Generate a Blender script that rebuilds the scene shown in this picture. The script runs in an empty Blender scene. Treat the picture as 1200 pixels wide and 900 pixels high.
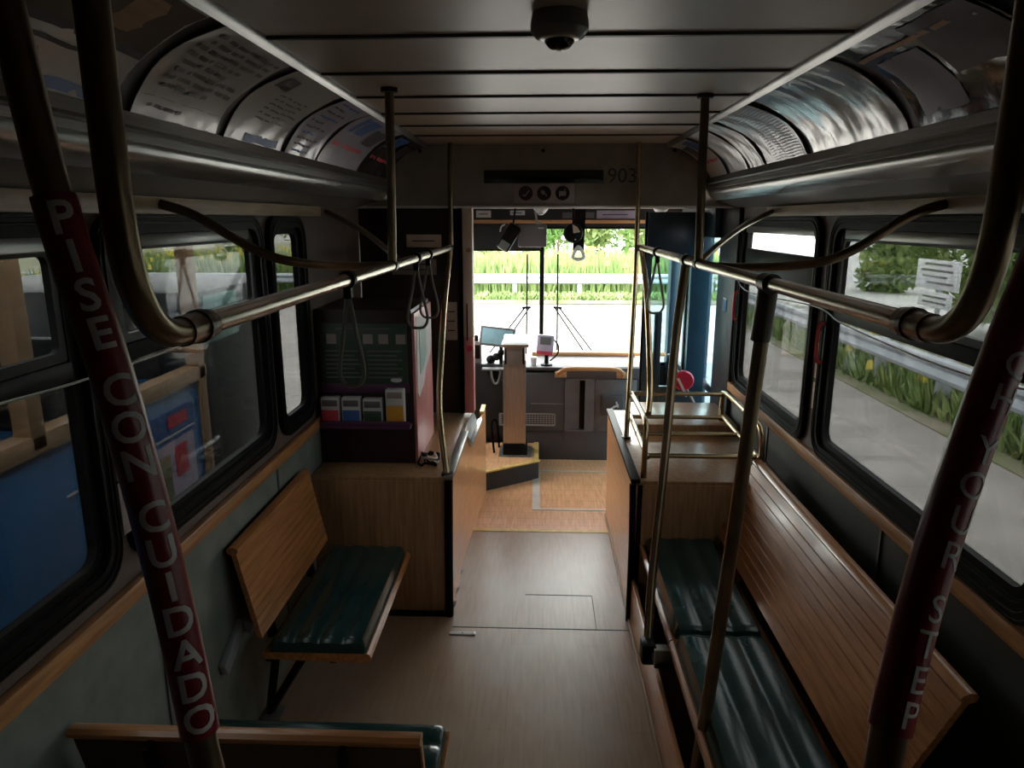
import bpy, bmesh, math, random
from mathutils import Vector, Matrix
S = bpy.context.scene
COL = S.collection
random.seed(7)
# ---------------------------------------------------------------- camera
f_px = 830.0
pitch = math.atan(193 / f_px)
yaw = math.atan(33 / (f_px / math.cos(pitch)))
cam_d = bpy.data.cameras.new('camera')
cam = bpy.data.objects.new('camera', cam_d); COL.objects.link(cam)
cam_d.sensor_width = 36; cam_d.lens = f_px / 1200 * 36
cam_d.clip_start = 0.02; cam_d.clip_end = 500
cam.location = (-0.035, 0, 2.05)
cam.rotation_euler = (math.pi / 2 - pitch, 0, yaw)
S.camera = cam
# ---------------------------------------------------------------- world / exposure
w = bpy.data.worlds.new('overcast_sky'); S.world = w; w.use_nodes = True
nt = w.node_tree
bg = nt.nodes['Background']
tc = nt.nodes.new('ShaderNodeTexCoord'); sx = nt.nodes.new('ShaderNodeSeparateXYZ')
rp = nt.nodes.new('ShaderNodeValToRGB'); nz = nt.nodes.new('ShaderNodeTexNoise'); nz.inputs['Scale'].default_value = 2.2
mx = nt.nodes.new('ShaderNodeMixRGB'); mx.inputs[2].default_value = (0.80, 0.84, 0.90, 1)
nt.links.new(tc.outputs['Generated'], sx.inputs[0]); nt.links.new(sx.outputs['Z'], rp.inputs[0])
nt.links.new(tc.outputs['Generated'], nz.inputs['Vector'])
rp.color_ramp.elements[0].color = (1.0, 0.965, 0.91, 1); rp.color_ramp.elements[1].color = (0.97, 0.97, 0.96, 1)
cr2 = nt.nodes.new('ShaderNodeValToRGB'); cr2.color_ramp.elements[0].position = 0.45; cr2.color_ramp.elements[1].position = 0.65
nt.links.new(nz.outputs['Fac'], cr2.inputs[0]); nt.links.new(cr2.outputs[0], mx.inputs[0])
nt.links.new(rp.outputs[0], mx.inputs[1]); nt.links.new(mx.outputs[0], bg.inputs[0])
SKY = 3.4
bg.inputs[1].default_value = SKY
S.view_settings.view_transform = 'Standard'; S.view_settings.look = 'None'
S.view_settings.gamma = 1; S.view_settings.use_curve_mapping = False
S.view_settings.exposure = 2.12
S.cycles.use_denoising = True
S.cycles.max_bounces = 10; S.cycles.diffuse_bounces = 5; S.cycles.glossy_bounces = 4
S.cycles.transparent_max_bounces = 16
S.cycles.sample_clamp_indirect = 4

# ---------------------------------------------------------------- materials
MATS = {}
def mat(name, col, rough=0.5, metal=0.0, col2=None, scale=8.0, stretch=(1, 1, 1), bump=0.0, coat=0.0, detail=4.0, spec=0.5):
    if name in MATS: return MATS[name]
    m = bpy.data.materials.new(name); m.use_nodes = True; n = m.node_tree; b = n.nodes['Principled BSDF']
    b.inputs['Base Color'].default_value = (*col, 1); b.inputs['Roughness'].default_value = rough
    b.inputs['Metallic'].default_value = metal; b.inputs['Coat Weight'].default_value = coat
    b.inputs['Coat Roughness'].default_value = 0.12; b.inputs['Specular IOR Level'].default_value = spec
    if col2 is None: col2 = tuple(c * 0.82 for c in col)
    t = n.nodes.new('ShaderNodeTexCoord'); mp = n.nodes.new('ShaderNodeMapping'); mp.inputs['Scale'].default_value = stretch
    no = n.nodes.new('ShaderNodeTexNoise'); no.inputs['Scale'].default_value = scale; no.inputs['Detail'].default_value = detail
    cr = n.nodes.new('ShaderNodeValToRGB'); cr.color_ramp.elements[0].color = (*col2, 1); cr.color_ramp.elements[1].color = (*col, 1)
    cr.color_ramp.elements[0].position = 0.35; cr.color_ramp.elements[1].position = 0.65
    n.links.new(t.outputs['Object'], mp.inputs[0]); n.links.new(mp.outputs[0], no.inputs['Vector'])
    n.links.new(no.outputs['Fac'], cr.inputs[0]); n.links.new(cr.outputs[0], b.inputs['Base Color'])
    if bump:
        bu = n.nodes.new('ShaderNodeBump'); bu.inputs['Strength'].default_value = bump; bu.inputs['Distance'].default_value = 0.01
        n.links.new(no.outputs['Fac'], bu.inputs['Height']); n.links.new(bu.outputs[0], b.inputs['Normal'])
    MATS[name] = m; return m
def glass(name, tint, gloss=0.5):
    m = bpy.data.materials.new(name); m.use_nodes = True; n = m.node_tree; n.nodes.clear()
    o = n.nodes.new('ShaderNodeOutputMaterial'); tr = n.nodes.new('ShaderNodeBsdfTransparent'); tr.inputs[0].default_value = (*tint, 1)
    gl = n.nodes.new('ShaderNodeBsdfGlossy'); gl.inputs[1].default_value = 0.02; gl.inputs[0].default_value = (1, 1, 1, 1)
    fr = n.nodes.new('ShaderNodeFresnel'); mu = n.nodes.new('ShaderNodeMath'); mu.operation = 'MULTIPLY'; mu.inputs[1].default_value = gloss
    mi = n.nodes.new('ShaderNodeMixShader')
    n.links.new(fr.outputs[0], mu.inputs[0]); n.links.new(mu.outputs[0], mi.inputs[0])
    n.links.new(tr.outputs[0], mi.inputs[1]); n.links.new(gl.outputs[0], mi.inputs[2]); n.links.new(mi.outputs[0], o.inputs[0])
    MATS[name] = m; return m
def planks(name, c1, c2, cj, bw, bh, rough, axis_scale, coat=0.0, worn=None):
    """floor / panel: printed wood planks (brick texture) with grain and a worn patch where people walk"""
    m = bpy.data.materials.new(name); m.use_nodes = True; n = m.node_tree; b = n.nodes['Principled BSDF']
    t = n.nodes.new('ShaderNodeTexCoord'); mp = n.nodes.new('ShaderNodeMapping'); mp.inputs['Rotation'].default_value = (0, 0, axis_scale)
    br = n.nodes.new('ShaderNodeTexBrick'); br.inputs['Scale'].default_value = 1; br.inputs['Brick Width'].default_value = bw
    br.inputs['Row Height'].default_value = bh; br.inputs['Mortar Size'].default_value = 0.0012
    br.inputs['Color1'].default_value = (*c1, 1); br.inputs['Color2'].default_value = (*c2, 1); br.inputs['Mortar'].default_value = (*cj, 1)
    no = n.nodes.new('ShaderNodeTexNoise'); no.inputs['Scale'].default_value = 5; no.inputs['Detail'].default_value = 6
    mp2 = n.nodes.new('ShaderNodeMapping'); mp2.inputs['Scale'].default_value = (12, 1.2, 12)
    mm = n.nodes.new('ShaderNodeMixRGB'); mm.blend_type = 'MULTIPLY'; mm.inputs[0].default_value = 0.5
    cr = n.nodes.new('ShaderNodeValToRGB'); cr.color_ramp.elements[0].color = (0.55, 0.5, 0.45, 1); cr.color_ramp.elements[0].position = 0.35; cr.color_ramp.elements[1].position = 0.65
    n.links.new(t.outputs['Object'], mp.inputs[0]); n.links.new(mp.outputs[0], br.inputs['Vector'])
    n.links.new(t.outputs['Object'], mp2.inputs[0]); n.links.new(mp2.outputs[0], no.inputs['Vector']); n.links.new(no.outputs['Fac'], cr.inputs[0])
    n.links.new(br.outputs['Color'], mm.inputs[1]); n.links.new(cr.outputs[0], mm.inputs[2])
    out = mm.outputs[0]
    if worn:
        n2 = n.nodes.new('ShaderNodeTexNoise'); n2.inputs['Scale'].default_value = 1.6; n2.inputs['Detail'].default_value = 3
        c2r = n.nodes.new('ShaderNodeValToRGB'); c2r.color_ramp.elements[0].position = 0.42; c2r.color_ramp.elements[1].position = 0.6
        c2r.color_ramp.elements[0].color = (0.1, 0.1, 0.1, 1); c2r.color_ramp.elements[1].color = (0.5, 0.5, 0.5, 1)
        m3 = n.nodes.new('ShaderNodeMixRGB'); m3.inputs[2].default_value = (*worn, 1)
        n.links.new(t.outputs['Object'], n2.inputs['Vector']); n.links.new(n2.outputs['Fac'], c2r.inputs[0]); n.links.new(c2r.outputs[0], m3.inputs[0])
        n.links.new(out, m3.inputs[1]); out = m3.outputs[0]
    n.links.new(out, b.inputs['Base Color']); b.inputs['Roughness'].default_value = rough
    b.inputs['Coat Weight'].default_value = coat
    MATS[name] = m; return m

M = dict(
    ceil=mat('ceiling_enamel', (0.40, 0.335, 0.26), 0.40, col2=(0.36, 0.30, 0.235), scale=3),
    rib=mat('ceiling_joint', (0.03, 0.025, 0.02), 0.5),
    alu=mat('brushed_aluminium', (0.30, 0.29, 0.275), 0.3, 0.85, scale=6, stretch=(40, 1, 40)),
    fascia=mat('satin_grey_fascia', (0.30, 0.29, 0.27), 0.25, 0.5, scale=3),
    cove=mat('cove_panel_grey', (0.20, 0.20, 0.185), 0.28, 0.25, scale=3),
    lam_shade=mat('shaded_laminate', (0.06, 0.06, 0.05), 0.5, col2=(0.045, 0.045, 0.038), scale=9),  # darker copy of lam: shade on the right wall put into the colour
    wood_shade=mat('shaded_back_wood', (0.06, 0.035, 0.022), 0.45, scale=5, stretch=(1, 12, 12)),  # dark tone stands for the unlit rear of the near bench
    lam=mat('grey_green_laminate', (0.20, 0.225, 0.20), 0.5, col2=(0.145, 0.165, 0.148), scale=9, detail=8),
    wallp=mat('taupe_wall_panel', (0.13, 0.095, 0.08), 0.5, spec=0.3),
    maroon=mat('dark_maroon_panel', (0.028, 0.010, 0.010), 0.45),
    trimw=mat('oak_trim', (0.50, 0.24, 0.085), 0.4, col2=(0.30, 0.13, 0.045), scale=5, stretch=(12, 1, 12), bump=0.1),
    palew=mat('pale_pine_strip', (0.42, 0.33, 0.21), 0.5, col2=(0.32, 0.24, 0.15), scale=5, stretch=(12, 1, 12)),
    rubber=mat('black_rubber', (0.005, 0.005, 0.005), 0.5, spec=0.08),
    blackm=mat('black_metal', (0.007, 0.007, 0.007), 0.45, spec=0.12),
    blackp=mat('black_plastic', (0.02, 0.02, 0.022), 0.45, bump=0.1, scale=120),
    railm=mat('worn_steel_brass', (0.44, 0.39, 0.33), 0.25, 0.9, col2=(0.33, 0.28, 0.22), scale=5),
    brass=mat('tarnished_brass_tube', (0.50, 0.37, 0.22), 0.27, 0.9, col2=(0.34, 0.24, 0.13), scale=5),
    brassd=mat('dark_bronze_tube', (0.22, 0.155, 0.095), 0.3, 0.85, col2=(0.13, 0.09, 0.055), scale=5),
    clamp=mat('dark_clamp_metal', (0.05, 0.042, 0.035), 0.4, 0.6),
    red=mat('red_padded_sleeve', (0.19, 0.011, 0.016), 0.32, bump=0.05, scale=30),
    letter=mat('sleeve_lettering', (0.55, 0.52, 0.50), 0.5),
    white=mat('white_lettering', (0.72, 0.70, 0.68), 0.5),
    cushion=mat('dark_green_vinyl', (0.014, 0.044, 0.042), 0.2, col2=(0.010, 0.034, 0.032), scale=12, bump=0.03),
    seatw=mat('varnished_oak_seat', (0.52, 0.225, 0.075), 0.3, col2=(0.33, 0.125, 0.038), scale=4, stretch=(1.2, 14, 14), coat=0.4),
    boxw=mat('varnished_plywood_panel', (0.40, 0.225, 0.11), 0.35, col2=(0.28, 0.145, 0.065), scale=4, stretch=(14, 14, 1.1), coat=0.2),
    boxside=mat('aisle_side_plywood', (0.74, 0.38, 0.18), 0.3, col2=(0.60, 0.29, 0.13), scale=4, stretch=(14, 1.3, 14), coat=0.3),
    steel=mat('dull_steel', (0.38, 0.38, 0.37), 0.35, 0.8),
    yellow=mat('yellow_safety_edge', (0.72, 0.50, 0.17), 0.5, col2=(0.55, 0.37, 0.12), scale=20),
    tread=mat('black_ribbed_tread', (0.03, 0.03, 0.033), 0.55),
    taupe=mat('taupe_header_panel', (0.27, 0.225, 0.19), 0.45),
    display=mat('dark_led_window', (0.006, 0.006, 0.008), 0.15),
    pink=mat('pinkish_red_panel', (0.62, 0.24, 0.22), 0.35),
    beige=mat('beige_post_laminate', (0.66, 0.52, 0.43), 0.4, col2=(0.58, 0.45, 0.36), scale=6, stretch=(10, 10, 1)),
    paper=mat('white_paper', (0.62, 0.60, 0.60), 0.6),
    ink=mat('dark_ink', (0.06, 0.055, 0.06), 0.6),
    hatchm=mat('pale_scuffed_strip', (0.62, 0.55, 0.50), 0.4),
    notch=mat('pale_grey_metal', (0.42, 0.46, 0.47), 0.4, 0.3),
    farebox=mat('copper_tinted_steel', (0.44, 0.33, 0.27), 0.35, 0.5, scale=4, stretch=(30, 30, 1)),
    grey=mat('charcoal_dash_panel', (0.075, 0.062, 0.066), 0.5, bump=0.05, scale=150),
    greyl=mat('grey_moulded_panel', (0.15, 0.135, 0.14), 0.5),
    orange=mat('orange_oak_rail', (0.62, 0.30, 0.12), 0.4, scale=5, stretch=(1, 12, 12)),
    navy=mat('blue_door_frame', (0.012, 0.032, 0.055), 0.35),
    teal=mat('teal_door_panel', (0.018, 0.05, 0.08), 0.3),
    redd=mat('red_disc_paint', (0.6, 0.02, 0.06), 0.35),
    strap=mat('olive_grey_strap', (0.16, 0.15, 0.11), 0.5),
    cable=mat('pull_cord', (0.42, 0.42, 0.40), 0.4),
    screen=mat('pale_blue_screen', (0.35, 0.55, 0.62), 0.15),
    galv=mat('galvanised_steel', (0.40, 0.42, 0.46), 0.4, 0.3, scale=3),
    asphalt=mat('worn_asphalt', (0.36, 0.32, 0.30), 0.9, col2=(0.25, 0.225, 0.21), scale=1.6, detail=12),
    concrete=mat('pale_concrete', (0.62, 0.61, 0.60), 0.9, scale=0.6),
    grassg=mat('verge_grass_soil', (0.13, 0.16, 0.06), 0.95, col2=(0.26, 0.22, 0.17), scale=1.5, detail=8),
    blade=mat('weed_green', (0.14, 0.22, 0.06), 0.7, col2=(0.23, 0.29, 0.10), scale=1.0),
    flower=mat('goldenrod_yellow', (0.72, 0.62, 0.12), 0.7),
    leaf=mat('tree_leaf_green', (0.07, 0.16, 0.035), 0.7, col2=(0.12, 0.23, 0.05), scale=0.8),
    bark=mat('bark', (0.14, 0.10, 0.07), 0.9),
    tan=mat('tan_timber', (0.40, 0.25, 0.14), 0.5, col2=(0.32, 0.19, 0.10), scale=4, stretch=(10, 1, 10)),
    blue=mat('blue_vehicle_paint', (0.03, 0.15, 0.36), 0.3),
    wallwhite=mat('pale_cladding', (0.72, 0.73, 0.75), 0.7),
    teald=mat('teal_tinted_panel', (0.20, 0.42, 0.38), 0.3),
    orangeb=mat('orange_leaflet', (0.75, 0.34, 0.03), 0.5), redb=mat('red_leaflet', (0.6, 0.05, 0.08), 0.5),
    blueb=mat('blue_leaflet', (0.04, 0.12, 0.35), 0.5), greenb=mat('dark_green_panel', (0.04, 0.07, 0.045), 0.4),
    purple=mat('purple_panel', (0.09, 0.025, 0.075), 0.45), lilac=mat('lilac_sticker', (0.5, 0.42, 0.55), 0.5),
    handle_red=mat('red_latch', (0.40, 0.04, 0.03), 0.35),
)
M['glass'] = glass('tinted_side_glass', (0.27, 0.28, 0.275), 0.13)
M['clear'] = glass('clear_windscreen_glass', (0.93, 0.96, 0.95), 0.3)
M['doorglass'] = glass('blue_tinted_door_glass', (0.50, 0.62, 0.65), 0.3)
M['floor'] = planks('printed_wood_floor', (0.36, 0.215, 0.12), (0.33, 0.19, 0.105), (0.22, 0.14, 0.085), 1.2, 0.16, 0.33, math.pi / 2, 0.0, worn=(0.33, 0.285, 0.24))
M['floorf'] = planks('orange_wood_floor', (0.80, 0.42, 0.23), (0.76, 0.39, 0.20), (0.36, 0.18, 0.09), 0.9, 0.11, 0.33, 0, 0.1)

# ---------------------------------------------------------------- mesh builder
class MB:
    def __init__(s): s.v = []; s.f = []; s.m = []; s.cur = 0
    def _add(s, vs, fs):
        o = len(s.v); s.v += [tuple(p) for p in vs]; s.f += [tuple(i + o for i in q) for q in fs]; s.m += [s.cur] * len(fs); return s
    def box(s, x0, x1, y0, y1, z0, z1, bev=0.0, mtx=None):
        x0, x1 = sorted((x0, x1)); y0, y1 = sorted((y0, y1)); z0, z1 = sorted((z0, z1))
        b = bmesh.new(); bmesh.ops.create_cube(b, size=1)
        for v in b.verts: v.co = Vector(((x0 + x1) / 2 + v.co.x * (x1 - x0), (y0 + y1) / 2 + v.co.y * (y1 - y0), (z0 + z1) / 2 + v.co.z * (z1 - z0)))
        if bev: bmesh.ops.bevel(b, geom=b.edges[:], offset=min(bev, (x1 - x0) * .45, (y1 - y0) * .45, (z1 - z0) * .45), segments=2, affect='EDGES', profile=0.5)
        if mtx: b.transform(mtx)
        b.verts.index_update(); s._add([v.co.copy() for v in b.verts], [[v.index for v in q.verts] for q in b.faces]); b.free(); return s
    def bar(s, p0, p1, a, b_, up=(0, 0, 1), bev=0.0):
        p0 = Vector(p0); p1 = Vector(p1); d = p1 - p0; L = d.length; d.normalize(); u = Vector(up)
        if abs(d.dot(u)) > 0.97: u = Vector((1, 0, 0))
        x = d.cross(u).normalized(); z = x.cross(d)
        mt = Matrix.Translation((p0 + p1) / 2) @ Matrix((x, d, z)).transposed().to_4x4()
        return s.box(-a / 2, a / 2, -L / 2, L / 2, -b_ / 2, b_ / 2, bev, mt)
    def tube(s, pts, r, seg=12, smooth=True, closed=False):
        pts = [Vector(p) for p in pts]
        if smooth and len(pts) > 2:
            q = []
            n = len(pts)
            for i in range(n if closed else n - 1):
                p0 = pts[i - 1] if (i or closed) else pts[0]; p1 = pts[i]; p2 = pts[(i + 1) % n]; p3 = pts[(i + 2) % n] if closed else pts[min(i + 2, n - 1)]
                for k in range(6):
                    t = k / 6
                    q.append(0.5 * ((2 * p1) + (-p0 + p2) * t + (2 * p0 - 5 * p1 + 4 * p2 - p3) * t * t + (-p0 + 3 * p1 - 3 * p2 + p3) * t ** 3))
            if not closed: q.append(pts[-1])
            pts = q
        n = len(pts); vs = []; prev = None
        for i, p in enumerate(pts):
            if closed: d = pts[(i + 1) % n] - pts[i - 1]
            else: d = pts[min(i + 1, n - 1)] - pts[max(i - 1, 0)]
            if d.length < 1e-9: d = Vector((0, 0, 1))
            d.normalize()
            if prev is None:
                a = Vector((0, 0, 1)) if abs(d.z) < 0.9 else Vector((1, 0, 0)); x = d.cross(a).normalized()
            else:
                x = (prev - d * prev.dot(d)).normalized()
            prev = x; y = d.cross(x)
            rr = r(i / (n - 1)) if callable(r) else r
            for k in range(seg): a = 2 * math.pi * k / seg; vs.append(p + x * math.cos(a) * rr + y * math.sin(a) * rr)
        fs = []
        for i in range(n if closed else n - 1):
            for k in range(seg):
                j = (i + 1) % n
                fs.append((i * seg + k, i * seg + (k + 1) % seg, j * seg + (k + 1) % seg, j * seg + k))
        if not closed: fs.append(tuple(range(seg))[::-1]); fs.append(tuple((n - 1) * seg + k for k in range(seg)))
        return s._add(vs, fs)
    def cyl(s, p0, p1, r0, r1=None, seg=20):
        r1 = r0 if r1 is None else r1
        return s.tube([p0, p1], lambda t: r0 + (r1 - r0) * t, seg, smooth=False)
    def lathe(s, c, prof, seg=24, axis='z'):
        vs = []; n = len(prof)
        for r, h in prof:
            for k in range(seg):
                a = 2 * math.pi * k / seg; x, y = r * math.cos(a), r * math.sin(a)
                vs.append({'z': (c[0] + x, c[1] + y, c[2] + h), 'y': (c[0] + x, c[1] + h, c[2] + y), 'x': (c[0] + h, c[1] + x, c[2] + y)}[axis])
        fs = [(i * seg + k, i * seg + (k + 1) % seg, (i + 1) * seg + (k + 1) % seg, (i + 1) * seg + k) for i in range(n - 1) for k in range(seg)]
        fs += [tuple(range(seg))[::-1], tuple((n - 1) * seg + k for k in range(seg))]
        return s._add(vs, fs)
    def prism(s, prof, a0, a1, axis='y', mid=None):
        """profile of 2D points: axis y -> (x,z); axis x -> (y,z); axis z -> (x,y)"""
        n = len(prof); mk = {'y': lambda p, a: (p[0], a, p[1]), 'x': lambda p, a: (a, p[0], p[1]), 'z': lambda p, a: (p[0], p[1], a)}[axis]
        vs = [mk(p, a0) for p in prof] + [mk(p, a1) for p in prof]
        fs = [(i, (i + 1) % n, (i + 1) % n + n, i + n) for i in range(n)] + [tuple(range(n))[::-1], tuple(range(n, 2 * n))]
        return s._add(vs, fs)
    def sheet(s, rows, thick=None, off=(0, 0, 0)):
        """grid of points"""
        n = len(rows); k = len(rows[0]); vs = [p for r_ in rows for p in r_]
        fs = [(i * k + j, i * k + j + 1, (i + 1) * k + j + 1, (i + 1) * k + j) for i in range(n - 1) for j in range(k - 1)]
        if thick is None: return s._add(vs, fs)
        t = Vector(thick); N = len(vs); vs = vs + [tuple(Vector(p) + t) for p in vs]
        fs = fs + [tuple(i + N for i in q)[::-1] for q in fs]
        bd = [j for j in range(k)] + [i * k + k - 1 for i in range(1, n)] + [(n - 1) * k + j for j in range(k - 2, -1, -1)] + [i * k for i in range(n - 2, 0, -1)]
        for a, b in zip(bd, bd[1:] + bd[:1]): fs.append((a, b, b + N, a + N))
        return s._add(vs, fs)
    def ring(s, outer, inner, ro, ri, mk, t0, t1, seg=6):
        """flat frame between two rounded rectangles; mk(a,b,t) -> point"""
        po = rrect(*outer, ro, seg); pi_ = rrect(*inner, ri, seg); n = len(po)
        vs = [mk(a, b, t0) for a, b in po] + [mk(a, b, t0) for a, b in pi_] + [mk(a, b, t1) for a, b in po] + [mk(a, b, t1) for a, b in pi_]
        fs = []
        for i in range(n):
            j = (i + 1) % n
            fs += [(i, j, n + j, n + i), (2 * n + i, 3 * n + i, 3 * n + j, 2 * n + j), (i, 2 * n + i, 2 * n + j, j), (n + i, n + j, 3 * n + j, 3 * n + i)]
        return s._add(vs, fs)
    def xf(s, mt):
        s.v = [tuple(mt @ Vector(p)) for p in s.v]; return s
    def ball(s, c, r, sc=(1, 1, 1), seg=16):
        prof = [(math.sin(math.pi * i / 8) * 1.0, -math.cos(math.pi * i / 8)) for i in range(9)]
        o = len(s.v); s.lathe((0, 0, 0), [(max(a, 1e-4), b) for a, b in prof], seg)
        s.v[o:] = [(c[0] + p[0] * r * sc[0], c[1] + p[1] * r * sc[1], c[2] + p[2] * r * sc[2]) for p in s.v[o:]]
        return s
def rrect(a0, a1, b0, b1, r, seg=6):
    out = []
    for (ca, cb, st) in ((a1 - r, b1 - r, 0), (a0 + r, b1 - r, 90), (a0 + r, b0 + r, 180), (a1 - r, b0 + r, 270)):
        for k in range(seg + 1):
            an = math.radians(st + 90 * k / seg); out.append((ca + r * math.cos(an), cb + r * math.sin(an)))
    return out
def obj(name, mb, m, parent=None, label=None, local=False, smooth=True):
    me = bpy.data.meshes.new(name); vs = mb.v
    base = Vector((0, 0, 0))
    if parent is None and not local:
        xs, ys, zs = zip(*vs); base = Vector(((min(xs) + max(xs)) / 2, (min(ys) + max(ys)) / 2, min(zs)))
        vs = [tuple(Vector(p) - base) for p in vs]
    me.from_pydata(vs, [], mb.f)
    ms = m if isinstance(m, (list, tuple)) else [m]
    for k in ms: me.materials.append(M[k] if isinstance(k, str) else k)
    me.polygons.foreach_set('material_index', mb.m)
    b = bmesh.new(); b.from_mesh(me); bmesh.ops.recalc_face_normals(b, faces=b.faces[:])
    if smooth:
        for q in b.faces: q.smooth = True
        for e in b.edges:
            if len(e.link_faces) == 2 and e.calc_face_angle(0) > math.radians(35): e.smooth = False
    b.to_mesh(me); b.free()
    o = bpy.data.objects.new(name, me); COL.objects.link(o)
    if parent is not None:
        o.parent = parent
        if not local:
            if parent.parent is None: o.matrix_parent_inverse = Matrix.Translation(-parent.location)
    else: o.location = base
    if label: o['label'] = label
    return o
def tag(o, label, cat, group=None):
    o['label'] = label; o['category'] = cat
    if group: o['group'] = group
    return o
def thing(name, label, cat, loc=(0, 0, 0), rz=0, group=None):
    o = bpy.data.objects.new(name, None); COL.objects.link(o); o.location = loc; o.rotation_euler = (0, 0, rz); o.empty_display_size = 0.1
    return tag(o, label, cat, group)
def struct(name, mb, m, parent=None):
    o = obj(name, mb, m, parent)
    if parent is None: o['kind'] = 'structure'
    return o
def dup(root, label, loc=None, rz=None):
    r = root.copy(); COL.objects.link(r); r['label'] = label
    if loc is not None: r.location = loc
    if rz is not None: r.rotation_euler = (0, 0, rz)
    for ch in list(root.children):
        c = ch.copy(); COL.objects.link(c); c.parent = r
        for g in ch.children: d = g.copy(); COL.objects.link(d); d.parent = c
    return r
def text_mb(body, size, depth=0.001, slices=0, bold=0.0):
    cu = bpy.data.curves.new('t', 'FONT'); cu.body = body; cu.size = size; cu.align_x = 'CENTER'; cu.align_y = 'CENTER'; cu.extrude = depth / 2; cu.resolution_u = 3; cu.offset = bold
    o = bpy.data.objects.new('t', cu); COL.objects.link(o)
    dg = bpy.context.evaluated_depsgraph_get(); me = bpy.data.meshes.new_from_object(o.evaluated_get(dg))
    COL.objects.unlink(o); bpy.data.objects.remove(o); b = bmesh.new(); b.from_mesh(me)
    bmesh.ops.triangulate(b, faces=b.faces[:])
    if slices:
        xs = [v.co.x for v in b.verts]; x0, x1 = min(xs), max(xs)
        for i in range(1, slices):
            bmesh.ops.bisect_plane(b, geom=b.verts[:] + b.edges[:] + b.faces[:], plane_co=(x0 + (x1 - x0) * i / slices, 0, 0), plane_no=(1, 0, 0))
    b.verts.index_update(); mb = MB(); mb._add([v.co.copy() for v in b.verts], [[v.index for v in q.verts] for q in b.faces]); b.free(); bpy.data.meshes.remove(me)
    return mb

# ================================================================ SETTING
YR, YF = -3.0, 6.6          # rear and front of the shell
# floor
struct('floor', MB().box(-1.2, 1.2, YR, 4.44, -0.05, 0), 'floor')
ff = MB().box(-1.2, 1.2, 4.44, 6.6, -0.05, 0); struct('floor_front', ff, 'floorf')
struct('trim_1', MB().box(-0.49, 0.49, 4.42, 4.465, 0.0, 0.003), 'yellow')           # yellow stand-behind line
hatch = MB().box(-0.075, -0.02, 4.79, 5.62, 0, 0.004); hatch.box(-0.02, 0.56, 4.79, 4.815, 0, 0.004); hatch.box(-0.02, 0.56, 5.59, 5.62, 0, 0.004)
struct('trim_2', hatch, 'hatchm')
struct('trim_9', MB().box(-.47, .44, 3.262, 3.268, 0, .0015).box(.27, .274, 3.27, 3.60, 0, .0015).box(-.1, .27, 3.60, 3.604, 0, .0015), 'ink')
struct('floor_rear', MB().box(-1.2, 1.2, YR, 1.15, 0.0, 0.4), 'floor')
# ceiling and ribs
c = MB().box(-0.78, 0.78, YR, 4.6, 2.5, 2.54); cl = struct('ceiling', c, 'ceil')
for y in (-1.6, -1.15, -.7, -.25, .2, .65, 1.1, 1.55, 1.92, 2.38, 2.82, 3.25, 3.66, 4.08):
    r = MB()
    n = 12
    r.prism([(y - .012, 2.5), (y - .008, 2.493), (y + .008, 2.493), (y + .012, 2.5)], -0.735, 0.735, 'x')
    obj('rib', r, 'rib', cl)
for y in (2.1, 2.6, 3.05, 3.5):
    s_ = MB().lathe((0.0, y - .215, 2.4965), [(0.002, 0), (0.007, 0.001), (0.008, 0.0035)], 10); obj('screw', s_, 'blackm', cl)
# outer roof so no daylight leaks in
struct('roof', MB().box(-1.26, 1.26, YR - .05, YF, 2.56, 2.6), 'taupe')
struct('ceiling_front', MB().box(-1.2, 1.2, 4.62, YF, 2.14, 2.18), 'taupe')
# coves
CX0, CZ0, CX1, CZ1 = 0.735, 2.485, 1.0, 2.285
def cove(t, sgn, y, off=0.0):
    a = t * math.pi / 2
    ex = CX0 + (CX1 - CX0) * math.sin(a); ez = CZ1 + (CZ0 - CZ1) * math.cos(a)
    lx = CX0 + (CX1 - CX0) * t; lz = CZ0 + (CZ1 - CZ0) * t
    k = 0.65; x = lx + (ex - lx) * k; z = lz + (ez - lz) * k
    return (sgn * (x - off * 0.6), y, z - off * 0.8)
for sgn, nm in ((-1, 'cove_left'), (1, 'cove_right')):
    cv = MB().sheet([[cove(i / 10, sgn, y) for i in range(11)] for y in (YR, 4.58)], thick=(sgn * 0.02, 0, 0.02))
    cvo = struct('trim_3' if sgn < 0 else 'trim_4', cv, 'ink')
    top = MB().prism([(sgn * .728, 2.5), (sgn * .75, 2.5), (sgn * .752, 2.478), (sgn * .742, 2.472), (sgn * .735, 2.484), (sgn * .73, 2.490)], YR, 4.57)
    obj('upper_rail', top, 'alu', cvo)
    lip = MB().prism([(sgn * 1.01, 2.30), (sgn * .985, 2.292), (sgn * .982, 2.262), (sgn * .99, 2.256), (sgn * .99, 2.25), (sgn * .983, 2.246), (sgn * .984, 2.228), (sgn * 1.02, 2.232)], YR, 4.57)
    obj('lower_rail', lip, 'alu', cvo)
    fas = MB().sheet([[(sgn * (.988 + .05 * t - .018 * math.sin(math.pi * t)), y, 2.232 - .07 * t) for t in [i / 8 for i in range(9)]] for y in (YR, 4.55)], thick=(sgn * .015, 0, 0.004))
    obj('curved_fascia', fas, 'fascia', cvo)
    low = MB().sheet([[(sgn * (1.03 + .17 * t), y, 2.168 - 0.052 * t) for t in (0, .05, .1, 1)] for y in (YR, 4.56)], thick=(0, 0, 0.02))
    obj('lower_panel', low, 'cove', cvo)
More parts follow.
